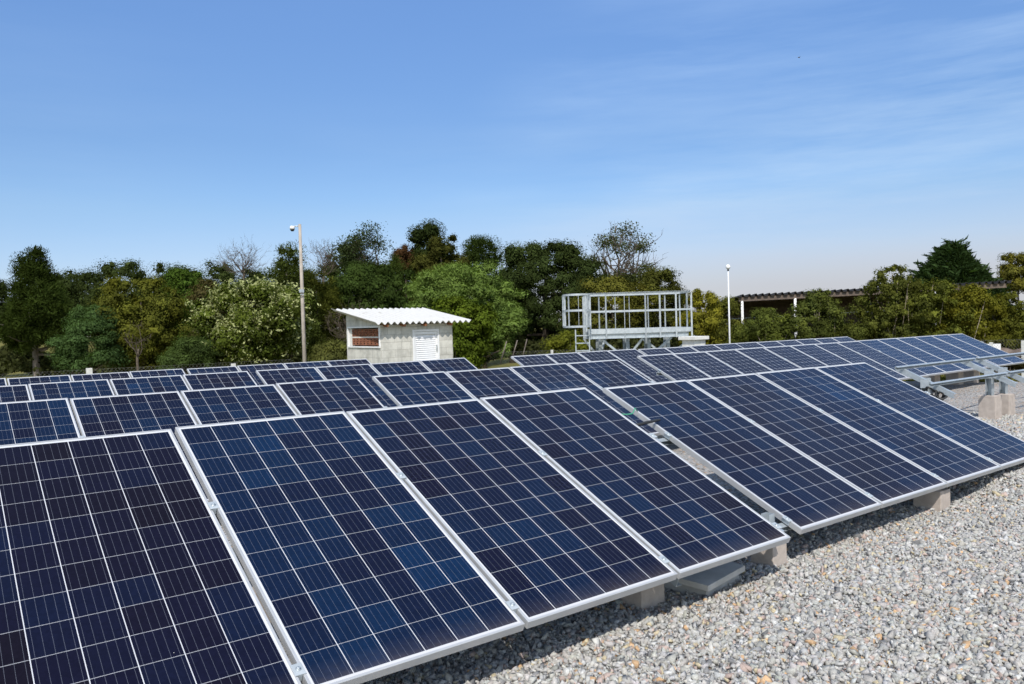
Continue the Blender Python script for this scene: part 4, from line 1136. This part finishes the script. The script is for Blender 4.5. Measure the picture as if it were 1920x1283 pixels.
hedge = [(1394, 604, 66, 27.5, (.085, .088, .024), 'low shrub under the left end of the shed roof'),
         (1442, 574, 92, 27, (.080, .088, .026), 'shrub between the first two white shed posts'),
         (1532, 540, 104, 26.5, (.085, .092, .030), 'grey green shrub just right of the second white shed post'),
         (1594, 606, 70, 26, (.075, .078, .022), 'dark shrub under the open middle of the shed'),
         (1668, 495, 138, 26, (.088, .088, .026), 'tallest shrub with thin stems, left of the dark conifer'),
         (1745, 520, 135, 26, (.092, .094, .024), 'yellowish shrub in front of the dark conifer, left half'),
         (1815, 530, 115, 25.5, (.125, .110, .020), 'golden yellow shrub in front of the dark conifer, right half'),
         (1878, 545, 105, 26, (.092, .088, .020), 'brownish yellow shrub above the white board'),
         (1930, 560, 90, 26, (.055, .055, .02), 'dark shrub cut off by the right picture edge')]
for i, (u, vt, w, D, c, lab) in enumerate(hedge):
    tree('shrub', 'shrub', lab, GS, u, vt, w, 672, D, 'egg' if i in (4, 2) else 'round', (c[0] * .84, c[1] * .98, c[2]), .095, 6000 if w > 100 else 3600, .27, .3, fill=.2, stems=22, trunk_r=.018, bark='bark_pale', var=.28)
tree('conifer_tree', 'conifer', 'dark green conifer with upswept branches behind the shed', GT, 1782, 446, 262, 625, 34, 'cone', (.030, .054, .022), .12, 42000, .30, .03, 'spray', fill=.30, trunk_r=.15, var=.22, nclump=430)
tree('broadleaf_tree', 'tree', 'small olive tree cut off by the right edge above the shed', GT, 1908, 472, 72, 552, 34, 'egg', (.10, .10, .025), .12, 4500, .36, .25, fill=.3, trunk_r=.07)
tree('bush', 'bush', 'small dark bush at the end of the second row', GT, 1900, 668, 44, 694, 20.5, 'round', (.035, .032, .014), .06, 2200, .16, .1, fill=.3, stems=5, trunk_r=.012)

def undergrowth():
    n = 52000
    U = np.concatenate([rng.uniform(-120, 700, n // 2), rng.uniform(700, 2050, n - n // 2)])
    D = rng.uniform(33, 37, n) + 9 * (U < 900) * rng.random(n) - 2.0 * (U > 1250)
    vt = 634 - .0289 * U + 8 + rng.uniform(0, 1, n) ** .7 * 58
    d = np.stack([(U - 960) / FPX, (641.5 - vt) / FPX, np.ones(n)], -1) @ CR
    P = CAM + d * D[:, None]
    lump = .5 + .5 * np.sin(U * .045) * np.sin(U * .017 + 1)
    P[:, 2] = gz(P[:, 0], P[:, 1]) + (P[:, 2] - gz(P[:, 0], P[:, 1])) * (.6 + .5 * lump)
    N = norm(rng.normal(0, .7, (n, 3)) + np.array([-.2, -.5, .6]))
    col = np.array([.040, .045, .016])[None] * np.clip(rng.normal(1, .35, (n, 1)), .3, 2)
    V, Tn = leaf_arrays(P, N, rng.uniform(.14, .30, n), .55, col)
    me = mesh_np('undergrowth', V, np.arange(len(V)), 4, 'leaf', Tn)
    tag(link(bpy.data.objects.new('undergrowth', me)), 'dark tangled undergrowth below the trees', 'undergrowth', kind='stuff')
undergrowth()

def grass():
    areas = [(16.5, 27, 1.5, 12, 34000), (11.5, 22, 17, 26, 16000), (-6, 8, 22, 32, 14000)]
    VV, TT = [], []
    for x0, x1, y0, y1, n in areas:
        x = rng.uniform(x0, x1, n); y = rng.uniform(y0, y1, n)
        ok = ~GRAV(x, y); x, y = x[ok], y[ok]; n = len(x)
        P = np.stack([x, y, gz(x, y) - .03], -1); h = rng.uniform(.04, .13, n)
        T_ = norm(np.stack([rng.normal(0, .35, n), rng.normal(0, .35, n), np.ones(n)], -1)); Nn = norm(np.cross(T_, rng.normal(0, 1, (n, 3))))
        c = np.array([.19, .17, .045])[None] * np.clip(rng.normal(1, .25, (n, 1)), .4, 1.8); c[rng.random(n) < .3] *= np.array([.6, .8, .6])
        V, Tn = leaf_arrays(P + T_ * h[:, None] * .4, Nn, h, .22, c, T=T_); VV.append(V); TT.append(Tn)
    V = np.concatenate(VV)
    me = mesh_np('grass', V, np.arange(len(V)), 4, 'leaf', np.concatenate(TT))
    tag(link(bpy.data.objects.new('grass', me)), 'dry yellowish grass around the gravel yard', 'grass', kind='stuff')
grass()

def bird():
    c = at(1498, 108, 60); o = MB()
    o.lathe([(0, -.22), (.04, -.15), (.055, 0), (.04, .12), (.02, .2), (0, .24)], 8, Matrix.Translation(c) @ Matrix.Rotation(R_(90), 4, 'Y'))
    for s in (-1, 1):
        o.add([Vector(c) + Vector(v) for v in ((-.06, 0, .02), (.08, 0, .02), (.05, s * .25, .10), (-.10, s * .45, .02), (-.06, s * .25, .06), (0, s * .12, .045))], [(0, 1, 2, 4), (4, 2, 3), (5, 1, 0)])
    cv = Vector(c); o.v = [tuple(cv + (Vector(v) - cv) * .6) for v in o.v]
    tag(o.obj('bird', 'dark_wood'), 'tiny dark bird far off in the sky', 'bird')
bird()

# ------------------------------------------------------------------ light and sky
EL = R_(50); SD = Vector((-.43, -.50, 0)).normalized()
sun_vec = Vector((SD.x * math.cos(EL), SD.y * math.cos(EL), math.sin(EL)))
sd = bpy.data.lights.new('sun', 'SUN'); sd.energy = 3.3; sd.angle = R_(.5); sd.color = (1.0, .955, .89)
so = bpy.data.objects.new('sun', sd); COL.objects.link(so)
so.rotation_euler = sun_vec.to_track_quat('Z', 'Y').to_euler(); so.location = (-10, -20, 30)

w = bpy.data.worlds.new('World'); scn.world = w; w.use_nodes = True
nt = w.node_tree; bg = nt.nodes['Background']
sky = nd(nt, 'ShaderNodeTexSky'); sky.sky_type = 'NISHITA'; sky.sun_disc = False
sky.sun_elevation = EL; sky.sun_rotation = math.atan2(sun_vec.x, sun_vec.y)
sky.altitude = 900; sky.air_density = 1.0; sky.dust_density = .4; sky.ozone_density = 1.0
# thin cirrus veils, drawn in the sky's own directions
tc = nd(nt, 'ShaderNodeTexCoord'); mp = nd(nt, 'ShaderNodeMapping'); nt.links.new(tc.outputs['Generated'], mp.inputs[0])
mp.inputs['Rotation'].default_value = (R_(6), R_(9), R_(38)); mp.inputs['Scale'].default_value = (1.5, 1.5, 13.0)
cl = noise(nt, mp.outputs[0], 1.3, 7, .62)
mp2 = nd(nt, 'ShaderNodeMapping'); nt.links.new(tc.outputs['Generated'], mp2.inputs[0]); mp2.inputs['Scale'].default_value = (1.1, 1.1, 2.2); mp2.inputs['Location'].default_value = (3.1, .4, 1.7)
cl2 = noise(nt, mp2.outputs[0], 1.1, 3, .5)
cf = mth(nt, 'MULTIPLY', ramp(nt, cl, [(.38, (0, 0, 0)), (.70, (1, 1, 1))]), ramp(nt, cl2, [(.34, (0, 0, 0)), (.58, (1, 1, 1))]))
sx = nd(nt, 'ShaderNodeSeparateXYZ'); nt.links.new(tc.outputs['Generated'], sx.inputs[0])
cf = mth(nt, 'MULTIPLY', cf, ramp(nt, sx.outputs[2], [(.24, (1, 1, 1)), (.36, (.35, .35, .35))]))
cf = mth(nt, 'MULTIPLY', cf, ramp(nt, sx.outputs[0], [(.35, (.12, .12, .12)), (.62, (1, 1, 1))]))
skyc = mixc(nt, mth(nt, 'MULTIPLY', cf, .50), sky.outputs[0], (7.4, 7.6, 7.6))
# greyish haze low over the horizon
sz = nd(nt, 'ShaderNodeSeparateXYZ'); nt.links.new(tc.outputs['Generated'], sz.inputs[0])
clear = ramp(nt, sz.outputs[2], [(0, (.46, .46, .55)), (.06, (.45, .485, .61)), (.14, (.465, .54, .63)), (.22, (.475, .575, .69)), (.38, (.60, .745, .92)), (.60, (1.05, 1.08, 1.08)), (1, (1.45, 1.38, 1.20))])  # tint by height; the unseen overhead sky is raised for neutral shadow fill
# sky on the sun's side, out of view, whitened and brightened to fill shadows
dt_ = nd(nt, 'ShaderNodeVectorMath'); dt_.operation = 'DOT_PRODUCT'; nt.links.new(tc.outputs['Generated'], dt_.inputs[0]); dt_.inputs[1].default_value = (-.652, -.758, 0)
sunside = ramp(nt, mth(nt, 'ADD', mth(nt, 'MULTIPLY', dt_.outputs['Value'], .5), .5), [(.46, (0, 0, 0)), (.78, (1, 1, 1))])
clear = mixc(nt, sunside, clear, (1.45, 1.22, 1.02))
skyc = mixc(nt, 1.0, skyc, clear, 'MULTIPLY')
hz = ramp(nt, sz.outputs[2], [(0, (1, 1, 1)), (.035, (.95, .95, .95)), (.085, (.42, .42, .42)), (.16, (0, 0, 0))])
side = ramp(nt, sz.outputs[0], [(.15, (.30, .30, .30)), (.62, (.75, .75, .75)), (.85, (1, 1, 1))])
skyc = mixc(nt, mth(nt, 'MULTIPLY', mth(nt, 'MULTIPLY', hz, .92), side), skyc, (2.75, 2.80, 3.02))
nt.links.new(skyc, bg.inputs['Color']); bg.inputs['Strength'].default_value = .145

scn.view_settings.view_transform = 'Standard'; scn.view_settings.look = 'None'
scn.view_settings.exposure = 0.50; scn.view_settings.gamma = 1.0
scn.cycles.max_bounces = 6; scn.cycles.diffuse_bounces = 3; scn.cycles.glossy_bounces = 3; scn.cycles.transmission_bounces = 3
